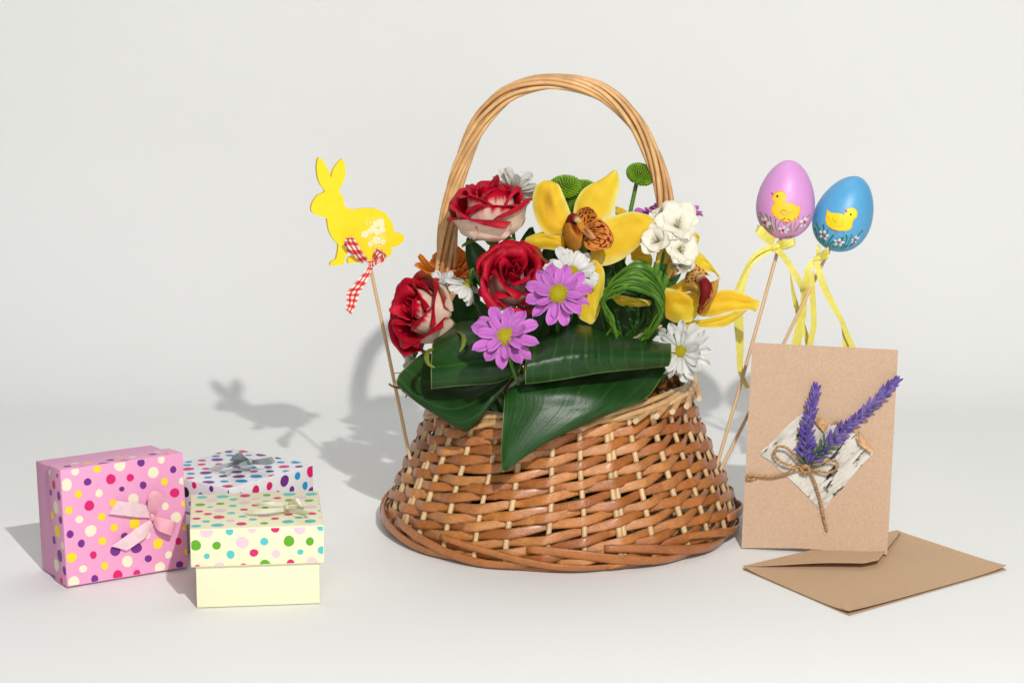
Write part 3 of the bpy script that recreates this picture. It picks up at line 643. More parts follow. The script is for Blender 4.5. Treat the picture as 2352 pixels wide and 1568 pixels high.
# ---------------------------------------------------------------- egg picks
zE = Z(2800, 580, 3.919); zR = Z(2700, 560, 1.7419)
def egg_geo(bot, top, rad, col, k=.17):
    c = (bot + top) / 2; a = top - bot; La = np.linalg.norm(a) / 2; z = nrm(a); x = nrm(np.cross([0, 1.0, 0], z)); y = np.cross(z, x); V = []; Fc = []; n, m = 40, 30
    for i in range(m + 1):
        s = -math.cos(math.pi * i / m); r = rad * math.sqrt(max(0, 1 - s * s)) * (1 - k * s)
        for j in range(n): t = 2 * math.pi * j / n; V.append(c + z * s * La + r * (math.cos(t) * x + math.sin(t) * y))
    for i in range(m):
        for j in range(n): Fc.append((i * n + j, i * n + (j + 1) % n, (i + 1) * n + (j + 1) % n, (i + 1) * n + j))
    return np.array(V), Fc, np.asarray(col), None
class Painter:                      # paints thin raised strokes and patches on an egg
    def __init__(s, geo): s.b = BVHTree.FromPolygons([Vector(v) for v in geo[0]], geo[1]); s.c = (geo[0].max(0) + geo[0].min(0)) / 2
    def hit(s, zx, zy, h):
        u, v = zE(zx, zy); d = Vector(ray(u, v)).normalized(); r = s.b.ray_cast(Vector(CAM), d)
        if r[0] is None:
            r = s.b.find_nearest(Vector(P(u, v, s.c[1]))); 
        n = Vector(nrm(np.array(r[0]) - s.c)); return np.array(r[0] + n * h)
    def poly(s, pts, h, col, closed=True, dens=14, smooth=True):
        o = [tuple(p) for p in (cr(pts, len(pts) * 4, True) if smooth else np.array(pts, float))]
        xs = [p[0] for p in o]; ys = [p[1] for p in o]
        inn = [(x, y) for x in np.arange(min(xs), max(xs), dens) for y in np.arange(min(ys), max(ys), dens)]
        n = len(o); r = delaunay_2d_cdt([Vector(p) for p in o + inn], [(i, (i + 1) % n) for i in range(n)], [], 1, 1e-3)
        V = [s.hit(v[0], v[1], h) for v in r[0]]
        return np.array(V), [tuple(f[::-1]) for f in r[2]], np.asarray(col), None
    def stroke(s, pts, w0, w1, h, col):
        p = cr(pts, max(6, len(pts) * 5)); T = np.gradient(p, axis=0); T /= np.linalg.norm(T, axis=1, keepdims=True) + 1e-9; n = len(p); V = []; F_ = []
        for i in range(n):
            t = i / (n - 1); w_ = (w0 * (1 - t) + w1 * t) / 2; q = np.array([-T[i][1], T[i][0]]) * w_
            V += [s.hit(*(p[i] + q), h), s.hit(*(p[i]), h * 1.1), s.hit(*(p[i] - q), h)]
        for i in range(n - 1):
            for k in range(2): F_.append((i * 3 + k, i * 3 + k + 1, i * 3 + k + 4, i * 3 + k + 3))
        return np.array(V), F_, np.asarray(col), None
    def dot(s, x, y, rx, ry, rot, h, col): return s.poly([(x + rx * math.cos(a) * math.cos(rot) - ry * math.sin(a) * math.sin(rot), y + rx * math.cos(a) * math.sin(rot) + ry * math.sin(a) * math.cos(rot)) for a in np.linspace(0, 2 * math.pi, 12, endpoint=False)], h, col, dens=20)
    def flower(s, x, y, pet, h):
        g = [s.dot(x + dx, y + dy, rx, ry, math.atan2(dy, dx), h, L(238, 236, 236)) for dx, dy, rx, ry in pet]; g.append(s.dot(x, y, 17, 21, .2, h * 1.5, L(200, 40, 30))); return join(g)
m_paint = M("paint", .45, .4, 0, bump=(500, .0002), var=.05, varscale=500)
YR = L(252, 240, 110)
def ribs(rows, y, nu=5, nv=40, th=.0002, col=YR):   # ribbon rows of (zx,zy,dy) in the zR frame
    return sheet(grid(rows, nu, nv, lambda a, b, d: P(*zR(a, b), y + d)), th, np.asarray(col))
def band(center, wid, y, ang=None, nv=50, col=YR, dy=None):
    """ribbon along a centre line (zx,zy,dy[,width]) """
    c = np.array([q[:3] for q in center], float); ws = np.array([q[3] if len(q) > 3 else wid for q in center], float)
    cc = cr(c, nv); wv = cr(ws[:, None], nv)[:, 0]; T = np.gradient(cc, axis=0); T[:, 2] = 0; T /= np.linalg.norm(T, axis=1, keepdims=True) + 1e-9
    nrm_ = np.stack([-T[:, 1], T[:, 0], 0 * T[:, 0]], 1)
    G = np.array([[P(*zR(*(cc[j] + nrm_[j] * wv[j] * a)[:2]), y + cc[j][2] + a * .0016 * math.sin(j * .13)) for j in range(nv)] for a in np.linspace(-.5, .5, 5)])
    return sheet(G, .0002, np.asarray(col))
def egg_pick(label, bot, top, rad, col, stick, yy, paint, bow):
    t = thing("egg_pick", label, "egg pick", P(*stick[1]), "easter egg picks stuck in the basket weave")
    geo = egg_geo(P(*bot), P(*top), rad, col); egg = part("egg", geo, m_egg, t); paint(Painter(geo), egg)
    a = P(*bot) ; b = P(*stick[1]); a2 = a + nrm(P(*top) - a) * .004
    part("stick", tube(cr([a2, a * .5 + b * .5 + np.array([.0004, 0, 0]), b], 20), .00155, L(226, 190, 148), 8), m_stick, t)
    bow(t)
def paint1(p, egg):
    G1, G2 = L(112, 150, 44), L(160, 146, 84)
    body = [(398,588),(430,548),(490,526),(545,548),(580,600),(585,650),(560,712),(610,700),(690,722),(745,758),(796,765),(790,830),(770,890),(740,945),(690,980),(600,992),(520,975),(450,940),(385,885),(358,820),(368,760),(405,712),(378,660),(376,620)]
    c = np.mean(body, 0)
    part("chick_print", join([p.poly(body, .00006, L(250, 150, 30)), p.poly([tuple(c + (np.array(q) - c) * .955) for q in body], .00012, L(255, 212, 52)),
        p.poly([(350,550),(378,562),(402,578),(378,602),(366,582)], .00014, L(224, 84, 40), smooth=False),
        p.stroke([(500,850),(510,825),(545,815),(578,822)], 10, 14, .0002, L(200, 110, 30)), p.stroke([(500,850),(530,875),(570,885),(620,882)], 8, 3, .0002, L(190, 110, 30)), p.stroke([(560,830),(600,852),(650,865)], 6, 3, .0002, L(170, 110, 40)), p.stroke([(612,832),(650,838),(700,842)], 5, 3, .0002, L(170, 110, 40)),
        p.stroke([(400,705),(430,715),(450,722)], 4, 2, .0002, L(230, 140, 40)),
        p.dot(452, 611, 16, 18, 0, .0002, L(20, 18, 20)), p.dot(454, 610, 5, 6, 0, .00028, L(110, 100, 110)),
        p.stroke([(375,942),(400,925),(418,912)], 5, 10, .00012, L(214, 66, 34)), p.stroke([(520,990),(570,1000),(620,995)], 10, 8, .0001, L(220, 60, 36)), p.stroke([(545,1000),(542,1022)], 10, 6, .0001, L(220, 60, 36)), p.stroke([(598,1000),(608,1016)], 9, 5, .0001, L(220, 60, 36))]), m_paint, egg)
    gr = [[(190,845),(225,890),(240,930)],[(280,870),(310,930),(330,990)],[(345,905),(355,960),(365,1020)],[(188,910),(240,990),(300,1060)],[(320,1000),(345,1060),(372,1130)],[(355,1030),(380,1080),(400,1130)],[(432,940),(420,1000),(445,1135)],[(570,930),(490,985),(465,1075)],[(460,1050),(480,1100),(490,1155)],[(600,940),(640,970),(650,995)],[(700,925),(715,960)],[(760,905),(755,960)],[(840,900),(820,945)],[(930,880),(860,950),(790,1080)],[(580,1010),(560,1060),(620,1140)],[(660,1010),(650,1080),(665,1150)],[(720,985),(700,1060),(690,1130)],[(760,1040),(720,1110),(700,1150)],[(640,1040),(630,1090),(640,1140)],[(300,1060),(330,1090),(350,1120)],[(790,1000),(760,1060),(730,1120)]]
    part("grass_print", join([p.stroke(g, 26 if i < 7 else 18, 8, .00016, G1 if i < 10 else G2) for i, g in enumerate(gr)]), m_paint, egg)
    f5 = lambda s: [(0,-48*s,20*s,15*s),(50*s,10,26*s,18*s),(30*s,50*s,24*s,16*s),(-32*s,44*s,22*s,15*s),(-40*s,-30*s,24*s,16*s)]
    part("flower_print", join([p.flower(272, 993, [(-38,-45,28,16),(8,-48,26,20),(58,14,32,26),(34,52,26,18),(-20,38,20,14)], .00024), p.flower(535, 1110, [(-45,-28,28,18),(16,-42,24,20),(62,-10,32,18),(36,24,26,14),(-20,26,20,14)], .00024), p.flower(848, 988, [(6,-48,26,20),(36,-40,24,16),(-42,-8,28,20),(-44,56,24,14),(8,52,24,13)], .00024)]), m_paint, egg)
def paint2(p, egg):
    body = [(1180,808),(1225,845),(1290,858),(1370,862),(1425,880),(1455,850),(1470,815),(1510,785),(1570,782),(1615,812),(1630,860),(1615,920),(1570,965),(1555,1010),(1550,1060),(1510,1105),(1440,1120),(1350,1118),(1270,1100),(1200,1055),(1165,1000),(1158,930),(1172,870)]
    c = np.mean(body, 0)
    part("chick_print", join([p.poly(body, .00006, L(226, 190, 20)), p.poly([tuple(c + (np.array(q) - c) * .96) for q in body], .00012, L(255, 222, 30)), p.dot(1535, 860, 75, 62, .3, .00016, L(236, 232, 40)),
        p.poly([(1418,790),(1455,806),(1488,828),(1475,838),(1466,866),(1450,832)], .0002, L(206, 82, 44), smooth=False),
        p.stroke([(1255,920),(1290,960),(1320,975)], 4, 7, .0002, L(150, 120, 20)), p.stroke([(1258,955),(1300,995),(1330,1005)], 4, 7, .0002, L(150, 120, 20)), p.stroke([(1270,1010),(1320,1040),(1370,1050),(1408,1035),(1410,1000),(1385,980)], 4, 5, .0002, L(150, 130, 30)),
        p.stroke([(1175,900),(1220,960),(1260,1040),(1300,1085)], 14, 10, .00017, L(250, 190, 30)),
        p.dot(1528, 880, 14, 15, 0, .0002, L(22, 20, 20)), p.stroke([(1205,1070),(1260,1105),(1330,1125)], 12, 6, .00005, L(130, 62, 40)), p.stroke([(1285,1105),(1305,1140),(1328,1165)], 10, 6, .0001, L(140, 60, 36)), p.stroke([(1310,1118),(1340,1130),(1362,1145)], 8, 6, .0001, L(140, 60, 36)), p.stroke([(1400,1118),(1415,1135),(1430,1152)], 10, 8, .0001, L(140, 60, 36))]), m_paint, egg)
    gr = [[(1018,1005),(1050,1060),(1085,1120)],[(1128,1028),(1135,1080),(1140,1130)],[(995,1065),(1020,1130),(1045,1200)],[(1020,1150),(1030,1210),(1050,1260)],[(1065,1080),(1070,1200),(1085,1300)],[(1130,1110),(1115,1200),(1112,1300)],[(1195,1100),(1185,1160)],[(1278,1180),(1230,1240),(1185,1330)],[(1300,1260),(1250,1290),(1215,1345)],[(1430,1215),(1380,1230),(1340,1210)],[(1400,1260),(1410,1230),(1370,1220)],[(1455,1180),(1475,1230),(1440,1320)],[(1548,1175),(1520,1240),(1480,1330)],[(1706,1110),(1640,1180),(1580,1270)],[(1600,1270),(1540,1320),(1500,1350)],[(1320,1330),(1330,1360),(1355,1368)],[(1440,1310),(1400,1350),(1375,1388)],[(1290,1335),(1270,1350),(1258,1362)],[(1140,1250),(1135,1290),(1130,1312)],[(1480,1330),(1440,1360),(1400,1388)]]
    part("grass_print", join([p.stroke(g, 26 if i not in (13,) else 14, 9, .00016, L(20, 116, 60) if i % 3 else L(40, 140, 70)) for i, g in enumerate(gr)]), m_paint, egg)
    part("flower_print", join([p.flower(1148, 1192, [(-55,-60,26,22),(0,-60,26,20),(42,-6,26,20),(12,36,28,18),(-52,6,24,20)], .00024), p.flower(1352, 1288, [(-50,-28,28,14),(12,-36,30,20),(62,-2,28,18),(28,32,24,16),(-38,24,26,18)], .00024), p.flower(1593, 1247, [(12,-36,28,14),(44,-24,24,13),(-34,2,20,11),(6,28,22,12),(-40,38,18,10)], .00024)]), m_paint, egg)
def bow1(t):
    y = .012
    b = part("ribbon_bow", ribs([[(345,620,-.004),(400,612,-.004)],[(340,640,-.006),(398,632,-.006)],[(340,668,-.004),(395,668,-.004)]], y), m_satin, t)
    part("loop", ribs([[(370,598,-.001),(372,662,-.003)],[(420,592,-.010),(425,650,-.012)],[(478,580,-.012),(488,626,-.014)],[(484,590,-.004),(486,630,-.004)],[(420,610,.004),(425,655,.004)],[(370,612,.002),(372,655,.002)]], y), m_satin, b)
    part("loop", ribs([[(365,580,-.001),(340,628,-.003)],[(310,540,-.009),(285,600,-.011)],[(272,500,-.011),(235,548,-.013)],[(245,500,.0),(240,530,.0)],[(300,545,.005),(285,590,.005)],[(360,590,.002),(345,620,.002)]], y), m_satin, b)
    part("tail", band([(350,630,-.004),(270,662,-.010,26),(205,715,-.014,22),(150,815,-.014,16),(108,920,-.012,26),(98,1000,-.01),(108,1150,-.006),(122,1300,-.003),(128,1430,0),(158,1510,.002),(182,1558,.003)], 30, y), m_satin, b)
    part("tail", band([(352,650,-.003),(260,695,-.006,34),(200,755,-.008,30),(160,850,-.009,34),(140,950,-.008),(136,1100,-.005),(140,1250,-.003),(134,1400,0),(132,1460,0)], 32, y), m_satin, b)
    part("tail", band([(375,655,-.007),(430,720,-.013),(485,805,-.015),(532,890,-.008),(545,930,.004)], 40, y), m_satin, b)
    part("tail", band([(458,800,.0,6),(474,910,.002,20),(500,1030,.004),(535,1130,.004),(560,1210,.003),(590,1330,.002)], 34, y + .03), m_satin, b)
def bow2(t):
    y = .020
    b = part("ribbon_bow", ribs([[(612,700,-.004),(650,690,-.004)],[(610,718,-.006),(656,708,-.006)],[(618,738,-.004),(664,728,-.004)]], y), m_satin, t)
    part("loop", ribs([[(632,690,-.001),(640,718,-.003)],[(680,655,-.009),(690,690,-.010)],[(708,636,-.010),(712,672,-.011)],[(690,650,.0),(700,676,.0)],[(640,690,.002),(645,712,.002)]], y), m_satin, b)
    part("loop", ribs([[(640,708,-.002),(648,728,-.004)],[(690,692,-.010),(694,716,-.011)],[(718,680,-.010),(716,702,-.011)],[(690,696,-.001),(694,718,-.001)],[(645,712,.001),(652,728,.001)]], y), m_satin, b)
    part("loop", ribs([[(628,700,.0),(640,704,.0)],[(630,650,-.002),(652,660,-.002)],[(634,622,.0),(660,640,.0)],[(640,650,.004),(656,660,.004)]], y), m_satin, b)
    part("tail", band([(610,730,-.003),(575,790,-.004),(562,880,-.003),(545,1000,.004),(515,1150,.006),(485,1290,.006),(470,1350,.006)], 42, y), m_satin, b)
    part("tail", band([(560,990,.006,20),(545,1100,.008,30),(522,1220,.008,30),(505,1340,.008)], 32, y), m_satin, b)
    part("tail", band([(605,800,-.002,20),(602,900,.0),(608,1020,.002),(612,1150,.003),(595,1240,.003),(578,1330,.003)], 38, y), m_satin, b)
    part("tail", band([(630,730,-.005),(650,810,-.010,44),(690,920,-.012,44),(745,1030,-.012,38),(795,1120,-.010,30),(830,1210,-.006),(880,1320,-.004)], 36, y), m_satin, b)
    part("tail", band([(805,1130,-.004,26),(818,1220,-.002),(826,1330,.0)], 38, y), m_satin, b)
egg_pick("lilac easter egg on a stick painted with a chick facing left", (1796, 547.5, .020), (1815, 368.5, .014), 64.6 * px(.017), L(228, 160, 222), (0, (1634, 1112, -.020)), .0, paint1, bow1)
egg_pick("blue easter egg on a stick painted with a chick looking back right", (1906, 573, .028), (1974, 407, .022), 64.5 * px(.025), L(92, 172, 220), (0, (1637, 1114, -.012)), .0, paint2, bow2)

# ---------------------------------------------------------------- rabbit pick
def rabbit():
    zf = Z(1120, 560, 2.2409); o = P(820, 490, -.020); yaw = R(21); n = np.array([math.sin(yaw), -math.cos(yaw), .02]); n = nrm(n)
    t = thing("rabbit_pick", "flat yellow wooden rabbit on a stick with red gingham ribbon", "rabbit pick", P(942, 1054, -.034))
    out = [(105,500),(112,460),(130,425),(165,385),(222,354),(185,300),(160,235),(152,170),(155,110),(165,76),(175,70),(200,90),(230,135),(255,185),(270,234),(275,236),(279,205),(295,165),(325,120),(358,89),(374,87),(388,130),(395,185),(388,240),(370,290),(339,354),(360,378),(377,412),(383,462),(400,485),(430,502),(465,508),(520,499),(580,495),(640,500),(690,515),(735,545),(770,590),(795,640),(806,702),(832,702),(862,706),(881,722),(888,745),(875,780),(845,804),(812,819),(781,826),(783,850),(775,885),(755,905),(730,914),(690,926),(640,936),(575,944),(500,949),(440,959),(418,956),(413,932),(425,910),(448,897),(478,893),(470,870),(432,850),(405,880),(388,925),(382,960),(372,970),(320,975),(275,979),(265,968),(275,946),(300,932),(312,924),(325,880),(332,830),(330,796),(300,765),(270,720),(250,665),(240,600),(237,580),(200,570),(150,551),(118,532)]
    pts = cr(out, len(out) * 3, True); th = .004
    def on(x, y, h=0): u, v = zf(x, y); return onplane(u, v, o + n * h, n)
    f = np.array([on(x, y) for x, y in pts]); c = f.mean(0); k = len(f)
    # small rounded edge: ring slightly inset in front
    T = np.roll(f, -1, 0) - np.roll(f, 1, 0); nn = np.cross(T, n); nn /= np.linalg.norm(nn, axis=1, keepdims=True) + 1e-12
    inn = f - nn * .0004 * np.sign(np.sum(np.cross(f[:1] - c, T[:1]) * n)) * 1.0
    V = np.concatenate([f, f - n * .0004, f - n * th, f - n * (th)]); F_ = [tuple(range(k))[::-1], tuple(range(3 * k, 4 * k))]
    for i in range(k):
        j = (i + 1) % k; F_ += [(i, j, k + j, k + i), (k + i, k + j, 2 * k + j, 2 * k + i)]
    me = part("rabbit_board", (V, F_, L(255, 226, 30), None), m_yellow, t, smooth=False)
    # flower print
    def flo(x, y, r, n5, h, col, hole):
        V = []; F_ = []; m = 40
        for i in range(m):
            a = 2 * math.pi * i / m; rr = r * (.72 + .28 * abs(math.cos(2.5 * a + x))) ; V.append(on(x + rr * math.cos(a), y + rr * math.sin(a), h)); V.append(on(x + hole * math.cos(a), y + hole * math.sin(a), h))
        for i in range(m): j = (i + 1) % m; F_.append((2 * i, 2 * j, 2 * j + 1, 2 * i + 1))
        return np.array(V), F_, np.asarray(col), None
    wh = L(250, 242, 196); g = [flo(668, 658, 66, 5, .0002, wh, 11)]
    g += [flo(x, y, r, 5, .00015, wh, 4) for x, y, r in ((556,714,33),(600,685,26),(655,765,37),(605,797,25),(710,777,25),(690,610,30))]
    def ringf(x, y, r):
        V = []; F_ = []; m = 40
        for i in range(m):
            a = 2 * math.pi * i / m; rr = r * (.75 + .25 * abs(math.cos(2.5 * a + x)))
            V.append(on(x + rr * math.cos(a), y + rr * math.sin(a), .00012)); V.append(on(x + (rr - 3.5) * math.cos(a), y + (rr - 3.5) * math.sin(a), .00012))
        for i in range(m): j = (i + 1) % m; F_.append((2 * i, 2 * j, 2 * j + 1, 2 * i + 1))
        return np.array(V), F_, wh, None
    g += [ringf(602, 614, 40), ringf(690, 592, 30), ringf(628, 738, 40), ringf(708, 737, 30), ringf(675, 812, 34)]
    g += [flo(x, y, 9, 5, .00015, wh, 0.5) for x, y in ((602,614),(628,738),(704,740),(675,812))]
    part("flower_print", join(g), m_print, me, smooth=False)
    part("stick", tube(cr([P(838, 555, -.0105), P(853, 625, -.0125), P(896, 830, -.024), P(942, 1054, -.034)], 30), .0015, L(222, 186, 140), 8), m_stick, t)
    mg = bpy.data.materials.new("gingham_ribbon"); mg.use_nodes = True; nt = mg.node_tree; N = nt.nodes; K = nt.links; pb = N["Principled BSDF"]; pb.inputs["Roughness"].default_value = .7
    at = N.new("ShaderNodeAttribute"); at.attribute_name = "ST"; sp = N.new("ShaderNodeSeparateXYZ"); K.new(at.outputs["Vector"], sp.inputs[0])
    def chk(sock, k_):
        a = N.new("ShaderNodeMath"); a.operation = 'MULTIPLY'; a.inputs[1].default_value = k_; K.new(sock, a.inputs[0])
        b = N.new("ShaderNodeMath"); b.operation = 'PINGPONG'; b.inputs[1].default_value = 1.0; K.new(a.outputs[0], b.inputs[0])
        c_ = N.new("ShaderNodeMapRange"); c_.inputs[1].default_value = .42; c_.inputs[2].default_value = .58; K.new(b.outputs[0], c_.inputs[0]); return c_.outputs[0]
    ca, cb = chk(sp.outputs[0], 2.5), chk(sp.outputs[1], 1.0)
    ad = N.new("ShaderNodeMath"); ad.operation = 'ADD'; K.new(ca, ad.inputs[0]); K.new(cb, ad.inputs[1])
    hf = N.new("ShaderNodeMath"); hf.operation = 'MULTIPLY'; hf.inputs[1].default_value = .5; K.new(ad.outputs[0], hf.inputs[0])
    rp = N.new("ShaderNodeValToRGB"); K.new(hf.outputs[0], rp.inputs[0]); e = rp.color_ramp.elements; e[0].color = (*L(244, 232, 224), 1); e[1].color = (*L(190, 20, 20), 1); e2 = e.new(.5); e2.color = (*L(226, 100, 88), 1)
    tn = N.new("ShaderNodeTexNoise"); tn.inputs["Scale"].default_value = 2500; tc = N.new("ShaderNodeTexCoord"); K.new(tc.outputs["Object"], tn.inputs[0])
    b = N.new("ShaderNodeBump"); b.inputs["Distance"].default_value = .0004; K.new(tn.outputs[0], b.inputs["Height"]); K.new(b.outputs[0], pb.inputs["Normal"]); K.new(rp.outputs[0], pb.inputs[0])
    def gr(rows, rep, nv=40):
        g = sheet(grid(rows, 7, nv, lambda a, b_, h: on(a, b_, h)), .0003, np.ones(3)); g[3][:, 1] *= rep; return g
    bow = part("ribbon_bow", gr([[(585,938,.003),(632,932,.003)],[(582,955,.0065),(636,950,.0065)],[(590,985,.003),(634,985,.003)]], 3, 12), mg, t)
    part("loop", gr([[(520,962,.001),(590,932,.003)],[(455,880,.008),(540,870,.009)],[(388,775,.012),(492,785,.013)],[(402,746,.014),(452,740,.014)],[(380,790,.006),(430,800,.006)],[(416,862,.002),(470,862,.002)],[(520,940,.001),(580,930,.001)]], 16, 60), mg, bow)
    part("loop", gr([[(622,925,.002),(630,968,.002)],[(636,850,.008),(680,900,.010)],[(662,836,.012),(720,870,.013)],[(700,850,.010),(735,908,.010)],[(690,900,.006),(705,950,.006)],[(640,945,.002),(640,975,.002)]], 9, 40), mg, bow)
    part("tail", gr([[(596,970,.003),(632,990,.004)],[(545,1040,.006),(604,1040,.007)],[(478,1115,.006),(560,1135,.007)],[(412,1195,.004),(525,1185,.006)],[(402,1240,.003),(500,1250,.006)],[(404,1300,.004),(480,1310,.005)],[(394,1342,.003),(442,1388,.003)]], 15, 60), mg, bow)
rabbit()

# ---------------------------------------------------------------- bouquet helpers
def frame(c, axis, roll=0.0):
    z = nrm(axis); a = np.array([0, 0, 1.0]) if abs(z[2]) < 0.95 else np.array([0, -1.0, 0]); x = nrm(np.cross(a, z)); y = np.cross(z, x)
    x, y = x * math.cos(roll) + y * math.sin(roll), y * math.cos(roll) - x * math.sin(roll)
    return np.stack([x, y, z], 1), np.asarray(c, float)
def M4(Rm, t): m = Matrix.Identity(4); m.translation = Vector(t); 
def mat4(Rm, t, s=1.0):
    m = Matrix([[Rm[i][j] * s for j in range(3)] + [t[i]] for i in range(3)] + [[0, 0, 0, 1]]); return m
def foot_of(c): return np.array([BX + (c[0] - BX) * .35, c[1] * .4, .095])
def flower_thing(name, label, cat, c, group=None): return thing(name, label, cat, foot_of(c), group)
def stem(t, c, axis, back, r=.0016, col=L(86, 122, 48), name="stem"):
    a = np.asarray(c) - nrm(axis) * back; f = ORG[t] + np.array([0, 0, -.012])
    b = a - nrm(axis) * .02; 
    p = cr([a, a * .6 + b * .4, (b + f) / 2 * .5 + b * .5 * .5 + f * .25, f], 16)
    return part(name, tube(p, r, col, 7), m_stem, t)
PET = {}
def daisy_petals(key, col, colb, wr, cup, nlob=2):
    if key in PET: return PET[key]
    ms = []
    for k in range(4):
        rs = np.random.RandomState(k + hash(key) % 1000 if False else k + len(key) * 17)
        nu, nv = 7, 12; G = np.zeros((nu, nv, 3))
        for i, s in enumerate(np.linspace(-1, 1, nu)):
            for j, v in enumerate(np.linspace(0, 1, nv)):
                wv = wr * (.30 + .70 * math.sin(math.pi * min(1, .12 + v * .60)) ** 1.1) * (1 if v < .75 else math.sqrt(max(0, 1 - ((v - .75) / .252) ** 2)) * .96 + .04)
                tip = .035 * abs(math.sin(s * 3.0)) * sm(.8, 1, v) + .02 * s * rs.uniform(-1, 1) * v
                x = .16 + .84 * v - tip * (1 if k % 2 else .4); y = s * wv
                z = cup * (s * s) * wv * .55 - .040 * math.cos(s * 6.5) * math.sin(math.pi * v) + [.05, -.09, .12, -.05][k] * v * v + [.06, -.07, .04, -.03][k] * s * v + .04 * math.sin(v * 4 + k)
                G[i, j] = (x, y, z)
        def cf(U, V, side):
            c = mixc(np.tile(np.asarray(colb) * .8, (len(U), 1)), np.tile(np.asarray(col) * [1.02, .93, .98, .86][k], (len(U), 1)), sm(.0, .5, V)); c = c * (1 - .16 * np.abs(np.sin(U * 4.7 + .5)) ** 6 - .05 * wob(U * 2, V, 3, 1.5))[:, None]; return mixc(c, np.ones_like(c) * .9, .12 * sm(.75, 1, np.abs(U)) )
        v, f, c, st = sheet(G, .012, cf); me = mesh("petal", v, f, c, st); ms.append(me)
    PET[key] = ms; return ms
def disc_geo(r, h, col, col2, n=260):
    g = [blob((0, 0, -h * .3), r * .97, col2, 14, 8, (0, 0, 1), 1, h / r * 1.1)]
    for i in range(n):
        q = math.sqrt((i + .5) / n); a = i * 2.39996; z = h * math.sqrt(max(0, 1 - (q * .97) ** 2)) * .95 - h * .25
        g.append(blob((r * q * math.cos(a), r * q * math.sin(a), z), r * .062, mixc(col, col2, .5 * (i % 3) / 2), 5, 4))
    return join(g)
DISC = {}
def daisy(name, label, cat, c, axis, rad, kind, n=(14, 12), tilt=(4, 16), roll=0, group=None, seed=0, disc=.23, colour=None, skip=None):
    rs = random.Random(seed); t = flower_thing(name, label, cat, c, group); Rm, c = frame(c, axis, roll)
    ms = daisy_petals(kind, *colour); mp = m_white if kind == "white" else m_petal
    for me in ms:
        if not me.materials: me.materials.append(mp)
    for ring, cnt in enumerate(n):
        for i in range(cnt):
            a = 2 * math.pi * (i + .5 * ring) / cnt + rs.uniform(-.09, .09); tl = R(tilt[ring] + rs.uniform(-15, 15)); s = rad * (1 - .2 * ring) * rs.uniform(.9, 1.04)
            if skip and skip(math.degrees(a) % 360): continue
            m = mat4(Rm, c - ORG[t] + Rm[:, 2] * .0011 * ring) @ Matrix.Rotation(a, 4, 'Z') @ Matrix.Rotation(-tl, 4, 'Y') @ Matrix.Rotation(rs.uniform(-.4, .4), 4, 'X') @ Matrix.Scale(s, 4)
            link("petal", ms[rs.randrange(4)], None, t, m)
    if disc:
        if kind not in DISC:
            g = disc_geo(1, .55, L(204, 190, 22), L(150, 138, 8)) if kind != "orange" else disc_geo(1, .5, L(120, 60, 20), L(70, 36, 20))
            DISC[kind] = mesh("disc", g[0], g[1], g[2]); DISC[kind].materials.append(m_disc)
        link("disc", DISC[kind], None, t, mat4(Rm, c - ORG[t] + Rm[:, 2] * .0036, rad * disc * 1.1))
    # green cup behind
    g = [blob((0, 0, -.05), .15, L(96, 130, 48), 10, 6, (0, 0, 1), 1, .6)]
    for i in range(12):
        a = i * .5236; g.append(blob((.12 * math.cos(a), .12 * math.sin(a), -.03), .08, L(110, 146, 56), 6, 4, (math.cos(a), math.sin(a), .3), .4, 1))
    g = join(g); part("calyx", (g[0] @ Rm.T * rad + c, g[1], g[2], g[3]), m_stem, t)
    stem(t, c, Rm[:, 2], rad * .08); return t
WHITE = (L(254, 253, 248), L(236, 238, 206), .17, .5); PURP = (L(222, 124, 220), L(196, 104, 200), .185, .95); ORNG = (L(255, 142, 22) * 1.1, L(250, 104, 14), .17, .6)

